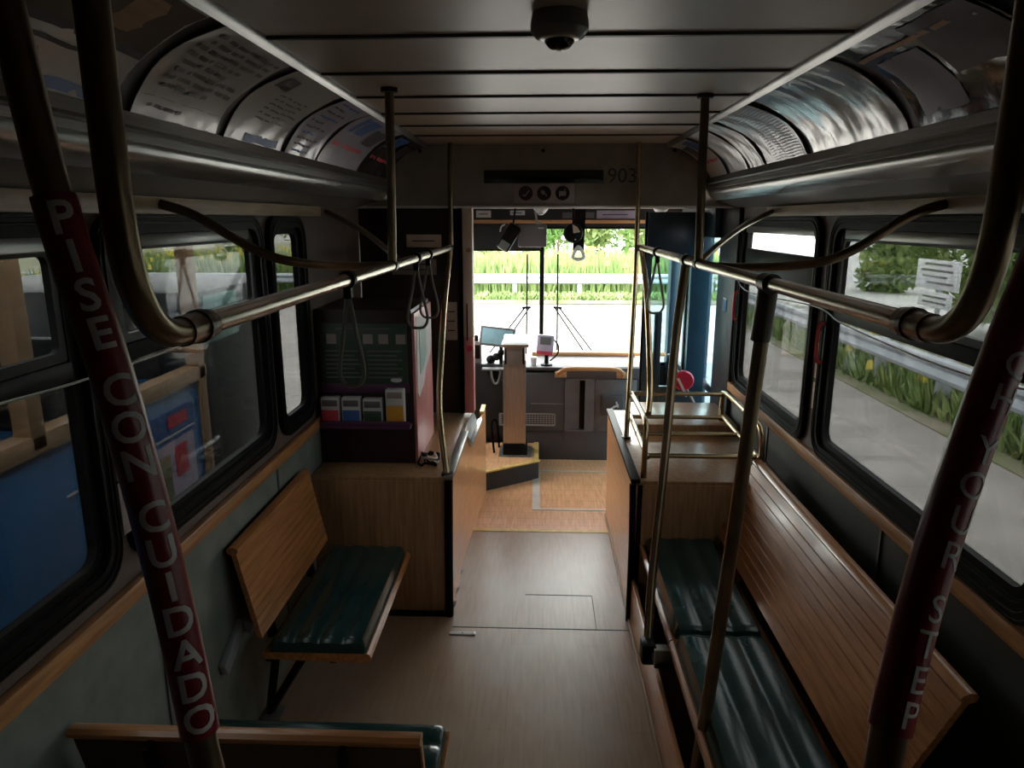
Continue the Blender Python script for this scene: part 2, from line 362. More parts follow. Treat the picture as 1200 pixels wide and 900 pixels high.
# front header
hd = MB()
arc = [(.78, 2.5), (.80, 2.47), (.88, 2.42), (.95, 2.35), (.99, 2.25), (1.0, 2.2), (1.2, 2.12)]
hp = [(-x, z) for x, z in reversed(arc)] + arc
hd.prism([(-1.2, 2.13)] + [(-1.2, 2.5), (1.2, 2.5)] + [(1.2, 2.13)], 4.56, 4.6)
hdr = struct('wall_front', hd, 'taupe')
obj('edge_strip', MB().box(-1.2, 1.2, 4.545, 4.605, 2.118, 2.132, 0.003), 'white', hdr)
for x in (-.02, -.78, .78):
    obj('screw', MB().lathe((x, 4.555, 2.46), [(0.011, 0.0), (0.01, -0.004), (.004, -.005)], 12, 'y'), 'blackm', hdr)
# side walls: bays around windows, lower panels, trims
def wall(side):
    sg = -1 if side == 'left' else 1
    mk = lambda a, b, t: (sg * t, a, b)
    if side == 'left': wins = [(0.45, 1.75, 1.10, 2.05, 'hopper'), (1.83, 2.93, 1.10, 2.05, 'hopper'), (3.03, 3.47, 1.09, 2.05, 'plain'), (4.85, 6.30, 1.0, 2.05, 'driver')]
    else: wins = [(0.25, 1.50, 1.08, 2.05, 'hopper'), (1.60, 3.06, 1.06, 2.05, 'hopper'), (3.20, 4.40, 1.05, 2.05, 'vent')]
    W = MB(); W.box(sg * 1.2, sg * 1.24, YR, wins[0][0] - .03, 1.0, 2.2)
    prev = wins[0][0] - .03
    for i, (y0, y1, z0, z1, k) in enumerate(wins):
        nxt = wins[i + 1][0] if i + 1 < len(wins) else y1 + .06
        b1 = (y1 + nxt) / 2
        W.ring((prev, b1, 1.0, 2.2), (y0 + .02, y1 - .02, z0 + .02, z1 - .02), 0.0005, 0.09, mk, 1.2, 1.24); prev = b1
    if side == 'left': W.box(-1.2, -1.24, prev, YF, 1.0, 2.2)
    else:
        W.box(1.2, 1.24, prev, 4.85, 1.0, 2.2); W.box(1.2, 1.24, 4.85, YF, 2.08, 2.2); W.box(1.2, 1.24, 5.97, YF, -.05, .8); W.box(1.2, 1.24, 5.97, 6.1, .8, 2.2)
    wo = struct('wall_' + side, W, 'wallp')
    e = 4.85 if side == 'right' else YF
    L = MB().box(sg * 1.2, sg * 1.24, YR, e, -.05, 1.0)
    obj('lower_panel', L, 'lam' if side == 'left' else 'lam_shade', wo)
    for y in ((.9, 1.92, 2.95) if side == 'left' else (1.2, 2.4, 3.7)):
        obj('panel_joint', MB().box(sg * 1.193, sg * 1.2, y - .006, y + .006, 0, 1.0, .002), 'greyl', wo)
    t = MB().box(sg * 1.172, sg * 1.2, YR, 3.55 if side == 'left' else 4.75, 0.985, 1.04, 0.006)
    struct('trim_5' if side == 'left' else 'trim_6', t, 'trimw')
    t = MB().box(sg * 1.175, sg * 1.2, YR, 3.75 if side == 'left' else 3.95, 2.065, 2.115, 0.004)
    struct('trim_7' if side == 'left' else 'trim_8', t, 'palew')
    for i, (y0, y1, z0, z1, k) in enumerate(wins):
        wn = (1 if side == 'left' else 5) + i
        root = bpy.data.objects.new('window_%d' % wn, None); COL.objects.link(root); root['kind'] = 'structure'; root.location = (sg * 1.2, (y0 + y1) / 2, z0)
        F = MB()
        F.ring((y0 - .015, y1 + .015, z0 - .015, z1 + .015), (y0 + .035, y1 - .035, z0 + .035, z1 - .035), .1, .07, mk, 1.178, 1.205)
        F.ring((y0 + .02, y1 - .02, z0 + .02, z1 - .02), (y0 + .075, y1 - .075, z0 + .065, z1 - .065), .08, .05, mk, 1.195, 1.22)
        obj('rubber_frame', F, 'rubber', root)
        for q, (d, xx) in enumerate(((.0, 1.177), (.018, 1.176), (.045, 1.192))):
            p = rrect(y0 - .008 + d, y1 + .008 - d, z0 - .008 + d, z1 + .008 - d, .1 - d * .6, 4)
            obj('gasket_bead', MB().tube([(sg * xx, a, b) for a, b in p], .0035, 6, smooth=False, closed=True), 'blackm', root)
        zt = z0 + (z1 - z0) * .62
        g0, g1 = y0 + .07, y1 - .07
        if k == 'hopper':
            obj('transom_bar', MB().box(sg * 1.19, sg * 1.225, g0, g1, zt - .03, zt + .02, .004), 'rubber', root)
            obj('vent_frame', MB().ring((g0, g1, zt + .02, z1 - .03), (g0 + .03, g1 - .03, zt + .045, z1 - .085), .02, .02, mk, 1.197, 1.215, 3), 'blackm', root)
            obj('vent_catch_strip', MB().box(sg * 1.183, sg * 1.197, g0 + .05, g1 - .05, z1 - .075, z1 - .04, .003), 'cove', root)
            obj('pane', MB().box(sg * 1.212, sg * 1.216, g0, g1, z0 + .06, z1 - .06), 'glass', root)
        elif k == 'vent':
            obj('transom_panel', MB().box(sg * 1.19, sg * 1.225, g0, g1, 1.74, 1.885, .004), 'rubber', root)
            obj('vent_catch_strip', MB().box(sg * 1.183, sg * 1.21, g0, g1, 1.975, 2.01, .003), 'cove', root)
            obj('pane', MB().box(sg * 1.212, sg * 1.216, g0, g1, z0 + .06, 1.76), 'glass', root)
            obj('vent_pane', MB().box(sg * 1.212, sg * 1.216, g0, g1, 1.87, z1 - .06), 'clear', root)
        else:
            obj('pane', MB().box(sg * 1.212, sg * 1.216, g0, g1, z0 + .06, z1 - .06), 'clear' if k == 'driver' else 'glass', root)
        if side == 'right' and i > 0:
            yy = y1 - .02
            h = MB().tube([(1.178, yy, 1.62), (1.155, yy, 1.60), (1.155, yy, 1.47), (1.178, yy, 1.45)], .009, 8)
            obj('latch_handle', h, 'handle_red', root, 'red emergency latch handle')
wall('left'); wall('right')
struct('wall_rear', MB().box(-1.24, 1.24, YR - .05, YR, -.05, 2.56), 'wallp')
# front bulkhead above windscreen, sill, corner posts
fb = MB().box(-1.24, 1.24, 6.42, 6.5, 1.985, 2.18)
fbo = struct('wall_windscreen', fb, 'blackp')
obj('oak_strip', MB().box(-.62, 1.1, 6.385, 6.42, 2.015, 2.045, .004), 'orange', fbo)
fl = MB().box(-1.24, 1.24, 6.5, 6.6, -.05, .72); obj('lower_wall', fl, 'blackp', fbo)
obj('corner_post', MB().box(-1.24, -1.14, 6.45, 6.6, -.05, 2.2), 'blackp', fbo); obj('corner_post', MB().box(1.14, 1.24, 6.45, 6.6, -.05, 2.2, .01), 'navy', fbo)
# windscreen
wr = bpy.data.objects.new('window_8', None); COL.objects.link(wr); wr['kind'] = 'structure'; wr.location = (0, 6.56, .72)
obj('mullion', MB().box(-.035, .005, 6.53, 6.58, .7, 2.02, .005), 'blackm', wr)
obj('lower_gasket', MB().box(-1.15, 1.15, 6.53, 6.58, .7, .745, .005), 'rubber', wr)
obj('upper_gasket', MB().box(-1.15, 1.15, 6.53, 6.58, 1.965, 2.02, .005), 'rubber', wr)
obj('pane', MB().box(-1.15, -.02, 6.555, 6.56, .73, 1.99), 'clear', wr); obj('pane', MB().box(-.01, 1.15, 6.555, 6.56, .73, 1.99), 'clear', wr)
# front door (right), two glazed leaves
dr = bpy.data.objects.new('door_1', None); COL.objects.link(dr); dr['kind'] = 'structure'; dr.location = (1.2, 5.4, 0)
mkd = lambda a, b, t: (t, a, b)
for (a, b) in ((4.87, 5.40), (5.42, 5.95)):
    lf = obj('door_leaf', MB().ring((a, b, 0.0, 2.07), (a + .09, b - .09, .12, 1.95), .02, .04, mkd, 1.19, 1.235), 'teal', dr)
    obj('pane', MB().box(1.212, 1.216, a + .05, b - .05, .1, 1.98), 'doorglass', lf)
    obj('rubber_edge', MB().box(1.18, 1.24, b - .012, b + .012, .0, 2.07, .004), 'rubber', lf)
    obj('midrail', MB().box(1.195, 1.23, a + .05, b - .05, .82, .88, .004), 'navy', lf)
lf = obj('folded_leaf', MB().ring((.72, 1.17, .02, 2.10), (.76, 1.04, .85, 1.80), .02, .03, lambda a, b, t: (a, t, b), 5.12, 5.16), 'teal', dr)
obj('pane', MB().box(.75, 1.05, 5.138, 5.142, .84, 1.82), 'doorglass', lf)
obj('upper_band', MB().box(.72, 1.17, 5.105, 5.12, 1.80, 2.10, .006), 'navy', lf)
obj('meeting_stile', MB().box(.80, .85, 5.115, 5.165, .3, 1.40, .006), 'navy', lf)
obj('rubber_edge', MB().box(.705, .722, 5.125, 5.155, .02, 2.1, .004), 'rubber', lf)
obj('door_header', MB().box(1.12, 1.2, 4.85, 5.97, 1.93, 2.13, .01), 'navy', dr)
# blind panel between last right window and door
obj('black_pillar_cover', MB().box(1.17, 1.2, 4.46, 4.86, .79, 2.12, .01), 'blackp', dr)

# ================================================================ OUTSIDE
def ground_mb(x0, x1, y0, y1, z): return MB().box(x0, x1, y0, y1, z - .1, z)
G = -0.42
struct('ground', ground_mb(-140, 140, -60, 160, G), 'asphalt')
struct('ground_verge_right', ground_mb(4.7, 9.0, -60, 18.0, G + .02), 'grassg')
struct('ground_verge_front', ground_mb(-60, 6.8, 21.1, 75, G + .12), 'grassg')
struct('ground_verge_left', ground_mb(-24, -10.4, -60, 20.2, G + .02), 'grassg')
struct('ground_lot_right', ground_mb(9.0, 40, -60, 20.2, G + .03), 'concrete')
struct('ground_far', ground_mb(6.8, 140, 20.2, 160, G + .10), 'concrete')
def guardrail(label, p0, p1, spacing, ztop, group=None, base=None):
    p0 = Vector(p0); p1 = Vector(p1); d = (p1 - p0); L = d.length; ang = math.atan2(d.y, d.x)
    root = thing('guardrail', label, 'guardrail', (p0.x, p0.y, base if base is not None else G), ang)
    H = ztop - root.location.z
    prof = [(-.02, 0), (-.075, -.03), (-.085, -.08), (-.03, -.125), (-.02, -.155), (-.03, -.185), (-.085, -.23), (-.075, -.28), (-.02, -.31)]
    prof = prof + [(a + .006, b) for a, b in reversed(prof)]
    b = MB().prism([(-a, H + z) for a, z in prof], 0, L, 'x')
    obj('rail', b, 'galv', root, local=True)
    k = 0.0
    while k < L:
        obj('post', MB().box(k - .07, k + .07, -.14, .0, 0, H - .02, .01), 'galv', root, local=True); k += spacing
    return root
gr = guardrail('galvanised guardrail running along the pavement right of the bus', (5.05, -2.9), (5.05, 20.5), 1.7, .35)
gf = guardrail('galvanised guardrail crossing ahead beyond the windscreen', (5.2, 22), (-26, 22), 2.0, .42, base=G + .1)
gl = guardrail('far guardrail across the road on the left side', (-11, 21), (-11, -3), 2.0, .36)
gf2 = None
# weeds
def weeds(name, label, n, xr, yr, h0, h1, yellow, zb, m=('blade', 'flower')):
    mb = MB()
    for i in range(n):
        x = random.uniform(*xr); y = random.uniform(*yr); h = random.uniform(h0, h1); a = random.uniform(0, math.pi); wd = (.012 + .022 * random.random()) * (1 if h > .5 else .8)
        dx, dy = math.cos(a) * wd, math.sin(a) * wd; lx, ly = random.uniform(-.2, .2), random.uniform(-.2, .2)
        mb.cur = 0
        mb._add([(x - dx, y - dy, zb), (x + dx, y + dy, zb), (x + lx * .5 + dx * 1.6, y + ly * .5 + dy * 1.6, zb + h * .6), (x + lx * .5 - dx * 1.6, y + ly * .5 - dy * 1.6, zb + h * .6), (x + lx, y + ly, zb + h)], [(0, 1, 2, 3), (3, 2, 4)])
        if random.random() < yellow:
            mb.cur = 1; s_ = .035 + .045 * random.random()
            for q in range(2):
                a2 = a + q * 1.57; ex, ey = math.cos(a2) * s_, math.sin(a2) * s_
                mb._add([(x + lx - ex, y + ly - ey, zb + h - s_), (x + lx + ex, y + ly + ey, zb + h - s_), (x + lx + ex * .6, y + ly + ey * .6, zb + h + s_), (x + lx - ex * .6, y + ly - ey * .6, zb + h + s_)], [(0, 1, 2, 3)])
    o = obj(name, mb, list(m), smooth=False); tag(o, label, 'weeds'); o['kind'] = 'stuff'; return o
weeds('roadside_weeds', 'tall green weeds with yellow goldenrod behind the front guardrail', 20000, (-15, 6.4), (22.4, 27), .5, 1.35, .05, G + .1)
weeds('verge_grass', 'short grass strip in front of the guardrail beyond the windscreen', 6000, (-14, 5.5), (21.2, 21.9), .08, .26, .0, G + .1)
weeds('roadside_weeds', 'leafy green weeds around the guardrail posts right of the bus', 9000, (4.95, 6.2), (2, 19), .12, .5, .006, G)
weeds('roadside_weeds', 'yellow green weeds behind the far left guardrail', 8000, (-14, -11.2), (6, 20), .5, 1.2, .06, G)
def tree(label, x, y, h, r, crown0, n, cat='tree', name='leafy_tree', leaf='leaf', ls=.22, zb=G):
    root = thing(name, label, cat, (x, y, zb))
    tr = MB(); tr.tube([(x, y, zb), (x + .1, y, zb + crown0 + .3), (x, y + .1, zb + h * .7)], lambda t: .05 * h * .35 * (1 - .8 * t), 8)
    for k in range(5):
        a = k * 1.3; tr.tube([(x, y, zb + crown0 + .2 * k), (x + math.cos(a) * r * .6, y + math.sin(a) * r * .6, zb + crown0 + h * .3 + .1 * k)], lambda t: .02 * h * .3 * (1 - .8 * t), 6, smooth=False)
    obj('trunk', tr, 'bark', root)
    mb = MB(); cz = (crown0 + h) / 2; rz = (h - crown0) / 2
    blobs = [(random.uniform(-.5, .5) * r, random.uniform(-.5, .5) * r, random.uniform(-.6, .6) * rz, random.uniform(.4, .65)) for _ in range(9)]
    for i in range(n):
        bx, by, bz, bs = random.choice(blobs)
        v = Vector([random.gauss(0, 1) for _ in range(3)]).normalized() * random.uniform(.6, 1)
        p = Vector((x + bx + v.x * r * bs, y + by + v.y * r * bs, zb + cz + bz + v.z * rz * bs))
        a = Vector([random.gauss(0, 1) for _ in range(3)]).normalized(); b = a.cross(Vector((.3, .5, .8))).normalized(); s_ = ls * random.uniform(.6, 1.3)
        mb._add([p - a * s_, p + b * s_ * .5, p + a * s_, p - b * s_ * .5], [(0, 1, 2, 3)])
    obj('foliage', mb, leaf, root, smooth=False); return root
for k, (x, y) in enumerate(((-16, 38), (-12.5, 40), (-9, 37), (-6, 39), (-2.6, 41), (.2, 38), (3.0, 42), (5.6, 39))):
    tree('dense bush in the row far behind the goldenrod, %s from the left' % ('first second third fourth fifth sixth seventh eighth'.split()[k]), x, y, 3.2 + .4 * (k % 3), 1.3, .0, 700, 'bush', 'leafy_bush', 'leaf' if k % 2 else 'blade', .28)
tree('tall tree rising over the verge beyond the right guardrail, nearest the bus', 8.3, 10, 8.5, 2.8, 2.6, 2200)
tree('tall leafy tree standing on the far right of the windscreen view', 6.5, 54, 9, 3.4, 1.0, 2500)
tree('broad tree behind the weeds left of the windscreen mullion', -5, 50, 9, 4, .3, 2500)
tree('round tree behind the goldenrod just right of the mullion', 1.2, 52, 7, 2.5, .4, 1800)
tree('tree behind the weeds on the far left past the driver', -16, 50, 9, 3.6, .3, 2400)
for (x, y, h, r, lb) in ((9.6, 15.5, 3.2, 2.0, 'rounded green bush beyond the right guardrail, farthest along'), (10.8, 12.0, 3.0, 1.6, 'rounded green bush beyond the right guardrail, behind the road signs'),
                         (15.5, 15, 3.4, 2.2, 'green bush on the pale lot right of the bus'), (11.6, 24, 2.3, 1.3, 'low bush on the pale lot straight out past the right guardrail'), (15.0, 28, 2.4, 1.5, 'second low bush on the pale lot past the right guardrail'), (5.2, 29.5, 2.8, 2.2, 'low bush behind the yellow weeds at the right of the windscreen'),
                         (-16.5, 12, 3.2, 2.0, 'green bush behind the far left guardrail'), (-16.7, 17.5, 3.4, 2.2, 'green bush behind the far left guardrail, farther along'), (-16, 7.5, 2.6, 1.6, 'green bush behind the far left guardrail, nearest')):
    tree(lb, x, y, h, r, .1, 1500, 'bush', 'leafy_bush', 'blade', .16)
# pale building far ahead
bd = thing('warehouse_building', 'long pale flat-roofed building far ahead to the right', 'building', (36, 84, G))
obj('cladding', MB().box(8, 66, 78, 90, G, 6.5, .1), 'wallwhite', bd)
obj('roof_edge', MB().box(7.8, 66.2, 77.8, 90.2, 6.5, 6.9, .05), 'steel', bd)
for i in range(9): obj('window', MB().box(10 + i * 6, 13 + i * 6, 77.9, 78.0, 1.2, 2.6, .02), 'display', bd)
# back of road signs
sg_ = thing('road_sign', 'pair of pale rectangular signs on a post beyond the right guardrail', 'sign', (6.5, 12.0, G))
obj('post', MB().box(6.52, 6.58, 11.93, 11.99, G, 1.3, .005), 'galv', sg_)
p = obj('upper_sign', MB().box(6.49, 6.51, 11.35, 12.65, .92, 1.40, .008), 'wallwhite', sg_)
for k, (a, b) in enumerate(((11.6, 12.4), (11.55, 12.5), (11.7, 12.45), (11.5, 12.3))): obj('text_line', MB().box(6.484, 6.489, a, b, 1.31 - k * .1, 1.345 - k * .1), 'greyl', p)
p = obj('lower_sign', MB().box(6.49, 6.51, 11.5, 12.5, .62, .88, .008), 'wallwhite', sg_)
for k in range(2): obj('text_line', MB().box(6.484, 6.489, 11.65, 12.35, .78 - k * .09, .81 - k * .09), 'greyl', p)
# parked tour trolley on the left
tv = thing('tour_trolley', 'parked vehicle with tan timber posts and blue lower side, seen through the left windows', 'vehicle', (-3.1, 1.6, G))
TX = -2.15
obj('lower_body', MB().box(TX, -4.1, -1.2, 4.25, -.15, 1.08, .03), 'blue', tv)
obj('sill_beam', MB().box(TX + .02, TX - .08, -1.25, 4.3, 1.08, 1.17, .01), 'tan', tv)
obj('sill_beam', MB().box(-4.02, -4.12, -1.25, 4.3, 1.08, 1.17, .01), 'tan', tv)
for y in (-1.2, .1, 1.4, 2.77, 4.24):
    obj('post', MB().box(TX + .02, TX - .06, y - .045, y + .045, .1 if y > 4 else 1.1, 2.4, .008), 'tan', tv)
for y in (-1.2, 1.4, 4.24): obj('post', MB().box(-4.04, -4.12, y - .045, y + .045, 1.1, 2.4, .008), 'tan', tv)
obj('roof', MB().box(TX + .1, -4.2, -1.4, 4.4, 2.4, 2.52, .04), 'tan', tv)
obj('far_side_panel', MB().box(-3.93, -3.97, -1.2, 2.68, 1.15, 2.4), 'blackp', tv)
obj('bulkhead', MB().box(TX - .1, -4.0, 2.66, 2.70, 1.1, 2.4), 'blackp', tv)
for y in (.4, 1.1, 1.8, 3.1, 3.7): obj('seat', MB().box(TX - .12, -3.9, y, y + .08, .9, 1.42, .03), 'blackp', tv)
obj('side_poster', MB().box(TX + .004, TX, 3.15, 4.1, .35, .98), 'blueb', tv)
pp = obj('poster_picture', MB().box(TX + .007, TX + .004, 3.55, 4.08, .42, .80), 'lilac', tv)
obj('picture_detail', MB().box(TX + .010, TX + .007, 3.6, 3.78, .46, .74), 'grassg', pp); obj('picture_detail', MB().box(TX + .010, TX + .007, 3.84, 3.98, .58, .76), 'redd', pp)
obj('poster_stripe', MB().box(TX + .006, TX + .003, 2.9, 4.1, .83, .84), 'white', tv)
obj('red_lettering', MB().box(TX + .008, TX + .004, 3.8, 4.02, .88, .95), 'redd', tv)
for y in (.2, 3.5):
    obj('wheel', MB().lathe((TX + .03, y, G + .42), [(.40, -.2), (.42, -.15), (.42, -.02), (.38, 0), (.22, 0.0), (.2, -.05), (.05, -.03)], 28, 'x'), 'rubber', tv)
obj('cab_panel', MB().box(TX, -4.1, 4.3, 5.7, -.15, 1.62, .05), 'blackp', tv)
obj('cab_window', MB().box(TX + .01, TX, 4.36, 4.86, 1.28, 1.58, .01), 'teald', tv)

# ================================================================ WHEEL HOUSINGS
# left
wl = thing('wheel_housing', 'wood-clad wheel housing on the left of the aisle, under the leaflet cabinet', 'wheel housing', (-.85, 4.1, 0))
X0 = -.51
obj('rear_panel', MB().box(-1.195, X0, 3.37, 3.39, 0, .755, .004), 'boxw', wl)
obj('top_panel', MB().box(-1.195, -.485, 3.375, 4.75, .75, .775, .006), 'boxw', wl)
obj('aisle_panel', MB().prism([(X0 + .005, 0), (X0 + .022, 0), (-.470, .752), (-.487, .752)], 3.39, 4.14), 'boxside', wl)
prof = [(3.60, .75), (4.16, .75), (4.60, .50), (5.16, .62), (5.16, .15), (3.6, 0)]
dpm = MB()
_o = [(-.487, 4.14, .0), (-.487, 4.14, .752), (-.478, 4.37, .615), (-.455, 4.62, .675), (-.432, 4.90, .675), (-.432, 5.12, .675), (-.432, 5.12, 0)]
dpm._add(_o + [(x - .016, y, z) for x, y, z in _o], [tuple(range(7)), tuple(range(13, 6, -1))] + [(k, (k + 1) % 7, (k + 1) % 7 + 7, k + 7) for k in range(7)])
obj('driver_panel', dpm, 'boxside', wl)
obj('corner_trim', MB().tube([(X0 + .012, 3.372, 0), (X0 + .016, 3.368, .35), (-.487, 3.368, .76)], .022, 8), 'rubber', wl, 'black rubber corner strip')
obj('edge_moulding', MB().box(-.512, -.462, 3.365, 4.16, .762, .786, .006), 'steel', wl, 'metal edge strip')
obj('notch_trim', MB().bar((-.483, 4.14, .765), (-.474, 4.37, .62), .03, .012, bev=.002).bar((-.474, 4.37, .62), (-.440, 4.75, .69), .03, .012, bev=.002), 'steel', wl)
npm = MB(); _o = [(-.492, 4.15, .76), (-.484, 4.37, .62), (-.456, 4.70, .69), (-.470, 4.60, .78), (-.488, 4.3, .79)]
npm._add(_o + [(x - .006, y, z) for x, y, z in _o], [tuple(range(5)), tuple(range(9, 4, -1))] + [(k, (k + 1) % 5, (k + 1) % 5 + 5, k + 5) for k in range(5)])
obj('notch_plate', npm, 'notch', wl, 'grey metal infill plate')
obj('kick_trim', MB().box(-1.19, X0 + .02, 3.355, 3.37, 0, .03, .003), 'rubber', wl)
# right
wrh = thing('wheel_housing', 'wood-clad wheel housing on the right of the aisle, carrying the brass luggage rails', 'wheel housing', (.85, 4.1, 0))
obj('rear_panel', MB().box(1.195, .49, 3.36, 3.38, 0, .755, .004), 'boxw', wrh)
obj('top_panel', MB().box(1.195, .455, 3.365, 4.72, .75, .775, .006), 'boxw', wrh)
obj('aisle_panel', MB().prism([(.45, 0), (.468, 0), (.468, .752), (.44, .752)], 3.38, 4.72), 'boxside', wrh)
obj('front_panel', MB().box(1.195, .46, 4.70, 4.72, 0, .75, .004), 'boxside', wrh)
obj('back_step', MB().box(1.165, .56, 4.15, 4.70, .775, .84, .01), 'boxw', wrh)
obj('corner_trim', MB().tube([(.447, 3.36, .0), (.447, 3.36, .45), (.44, 3.36, .76)], .017, 8), 'rubber', wrh, 'black rubber corner strip')
obj('edge_moulding', MB().box(.43, .478, 3.355, 4.72, .762, .786, .006), 'rubber', wrh, 'black edge strip')
obj('bench_riser', MB().box(.452, .47, 1.2, 3.36, 0, .24, .003), 'boxside', wrh)
obj('base_trim', MB().box(.440, .452, 1.2, 4.72, 0, .018, .003), 'palew', wrh)
# luggage rails
lr = thing('luggage_rail', 'low brass tube rails around the top of the right wheel housing', 'rail', (.8, 3.8, .775))
R1 = .013
for y, x1 in ((3.45, 1.07), (3.83, 1.08), (4.18, 1.08)): obj('cross_bar', MB().cyl((.51, y, .88), (x1, y, .88), R1, seg=12), 'brass', lr)
obj('side_rail', MB().cyl((.515, 3.42, .88), (.53, 4.2, .88), R1, seg=12), 'brass', lr)
obj('side_rail', MB().cyl((1.075, 3.42, .88), (1.085, 4.2, .88), R1, seg=12), 'brass', lr)
obj('hoop', MB().tube([(.53, 4.2, 1.02), (.52, 3.8, 1.04), (.51, 3.52, 1.05), (.505, 3.44, 1.01), (.502, 3.42, .9), (.50, 3.41, .775)], .015, 12), 'brass', lr)
obj('hoop', MB().tube([(1.09, 4.25, .84), (1.09, 4.25, .98), (1.09, 4.18, 1.03), (1.09, 3.6, 1.03), (1.09, 3.47, 1.0), (1.09, 3.44, .9), (1.09, 3.43, .775)], .015, 12), 'brass', lr)
obj('cross_bar', MB().cyl((.53, 4.2, 1.02), (1.09, 4.2, 1.02), R1, seg=12), 'brass', lr)

# ================================================================ SEATS
def back_prof(tilt, z0, z1, th=.02):
    """slatted back in (y,z) local: y=0 at bottom front, leaning to -tilt; grooves on the front face"""
    n = 9; pts = []
    def P(t, o): # o offset forwards
        return (-tilt * t + o, z0 + (z1 - z0) * t)
    pts.append(P(0, 0))
    for i in range(n):
        t = .12 + .72 * i / (n - 1)
        pts += [P(t - .007, 0), P(t, -.004), P(t + .007, 0)]
    pts += [P(.95, 0), P(.975, .008), P(1.0, .008), P(1.025, -.004), P(1.025, -.022), P(1.0, -.034), P(.96, -.034), P(.94, -th), P(0, -th)]
    return pts
def cushion_mb(x0, x1, y0, y1, z, t=.05, lobes=4):
    secs = [(0, 0, .006), (0, .45, .004), (.006, .8, .002), (.02, .96, 0), (.045, 1, 0), (.5, 1, 0), (1 - .045, 1, 0), (1 - .02, .96, 0), (1 - .006, .8, .002), (1, .45, .004), (1, 0, .006)]
    L = x1 - x0; rows = []
    N = lobes * 12
    for s_, k, inset in secs:
        row = []
        for i in range(N + 1):
            u = i / N; ph = (u * lobes) % 1.0
            if i == N: ph = 1.0
            sn = abs(math.sin(math.pi * ph)); hgt = t * (.80 + .20 * (sn ** .6)) + (.004 if sn < .01 and 0 < i < N else 0)
            hgt *= {0: 0, 1: .72, N - 1: .72, N: 0}.get(i, 1)
            row.append((x0 + L * s_, y0 + inset + (y1 - y0 - 2 * inset) * u, z + hgt * k))
        rows.append(row)
    m = MB(); m.sheet(rows)
    # underside
    a = len(m.v); m._add([(x0, y0, z), (x1, y0, z), (x1, y1, z), (x0, y1, z)], [(3, 2, 1, 0)])
    k = N + 1; S0 = len(secs)
    f = []
    f.append(tuple(range(k)) + (a + 3, a)); f.append(tuple((S0 - 1) * k + i for i in range(k))[::-1] + (a + 1, a + 2))
    f.append(tuple(i * k for i in range(S0))[::-1] + (a, a + 1)); f.append(tuple(i * k + k - 1 for i in range(S0)) + (a + 2, a + 3))
    m.f += f; m.m += [0] * 4
    return m
def pan_mb(x0, x1, D): return MB().prism([(-.01, .40), (-.01, .425), (D - .03, .425), (D - .012, .432), (D, .425), (D + .003, .41), (D - .004, .395), (D - .02, .392)], x0, x1, 'x')
def bench(label, loc, rz, L, D, tilt, zt, cushions, group=None, lobes=4, b0=0, b1=None, zb=.50):
    root = thing('slatted_bench', label, 'bench', loc, rz)
    b1 = L if b1 is None else b1
    obj('backrest', MB().prism(back_prof(tilt, zb, zt), b0, b1, 'x'), 'seatw', root, local=True)
    for (a, b) in cushions:
        obj('seat_board', pan_mb(a + .004, b - .004, D), 'seatw', root, local=True)
        obj('cushion', cushion_mb(a + .012, b - .012, .015, D - .02, .426, .052, lobes), 'cushion', root, local=True)
    return root
# left side bench, faces the aisle: local X -> world -Y, local Y -> world +X
sb = bench('short two-place oak bench with green cushion on the left wall, facing the aisle', (-1.075, 3.235, 0), -math.pi / 2, .86, .405, .075, .86, [(0, .86)], b0=0.02, b1=.87)
obj('wall_bracket', MB().bar((.80, -.11, .52), (.98, -.11, .43), .03, .06, bev=.008).bar((.80, -.11, .52), (.80, -.06, .50), .03, .05, bev=.008), 'galv', sb, 'grey cast bracket', local=True)
obj('leg', MB().bar((.80, .02, .40), (.66, -.09, .01), .028, .028, bev=.005), 'blackm', sb, local=True)
obj('leg', MB().bar((.80, .14, .40), (.66, -.09, .01), .028, .028, bev=.005), 'blackm', sb, local=True)
obj('leg', MB().bar((.08, .14, .40), (.18, -.09, .01), .028, .028, bev=.005), 'blackm', sb, local=True)
obj('foot_plate', MB().box(.62, .70, -.11, -.03, 0, .015, .004), 'steel', sb, local=True)
obj('under_frame', MB().bar((0.04, .0, .385), (.83, .0, .385), .03, .03, bev=.004).bar((0.04, .25, .385), (.83, .25, .385), .03, .03, bev=.004), 'blackm', sb, local=True)
for q in (.2, .7): obj('back_bracket', MB().bar((q, -.03, .4), (q, -.085, .7), .04, .012), 'blackm', sb, local=True)
# near bench facing forward, seen from behind
nb = bench('oak bench seen from behind at the bottom left, facing forward, with a green cushion', (-1.185, 1.565, 0), 0, .875, .42, .08, .822, [(0, .875)], b0=0, b1=.872)
obj('shade_sheet', MB().prism([(-.0205, .50), (-.088, .79), (-.094, .79), (-.0265, .50)], .004, .868, 'x'), 'wood_shade', nb, local=True)  # added sheet, its dark colour paints the shade on the seat back
obj('under_frame', MB().bar((0.04, .05, .385), (.83, .05, .385), .03, .03, bev=.004).bar((0.04, .28, .385), (.83, .28, .385), .03, .03, bev=.004), 'blackm', nb, local=True)
obj('back_bracket', MB().bar((.2, -.025, .36), (.2, -.095, .80), .07, .012), 'blackm', nb, local=True); obj('back_bracket', MB().bar((.68, -.025, .36), (.68, -.095, .80), .07, .012), 'blackm', nb, local=True)
obj('leg', MB().bar((.70, .2, .37), (.70, .2, 0), .035, .035, bev=.005), 'blackm', nb, local=True); obj('leg', MB().bar((.2, .2, .37), (.2, .2, 0), .035, .035, bev=.005), 'blackm', nb, local=True)
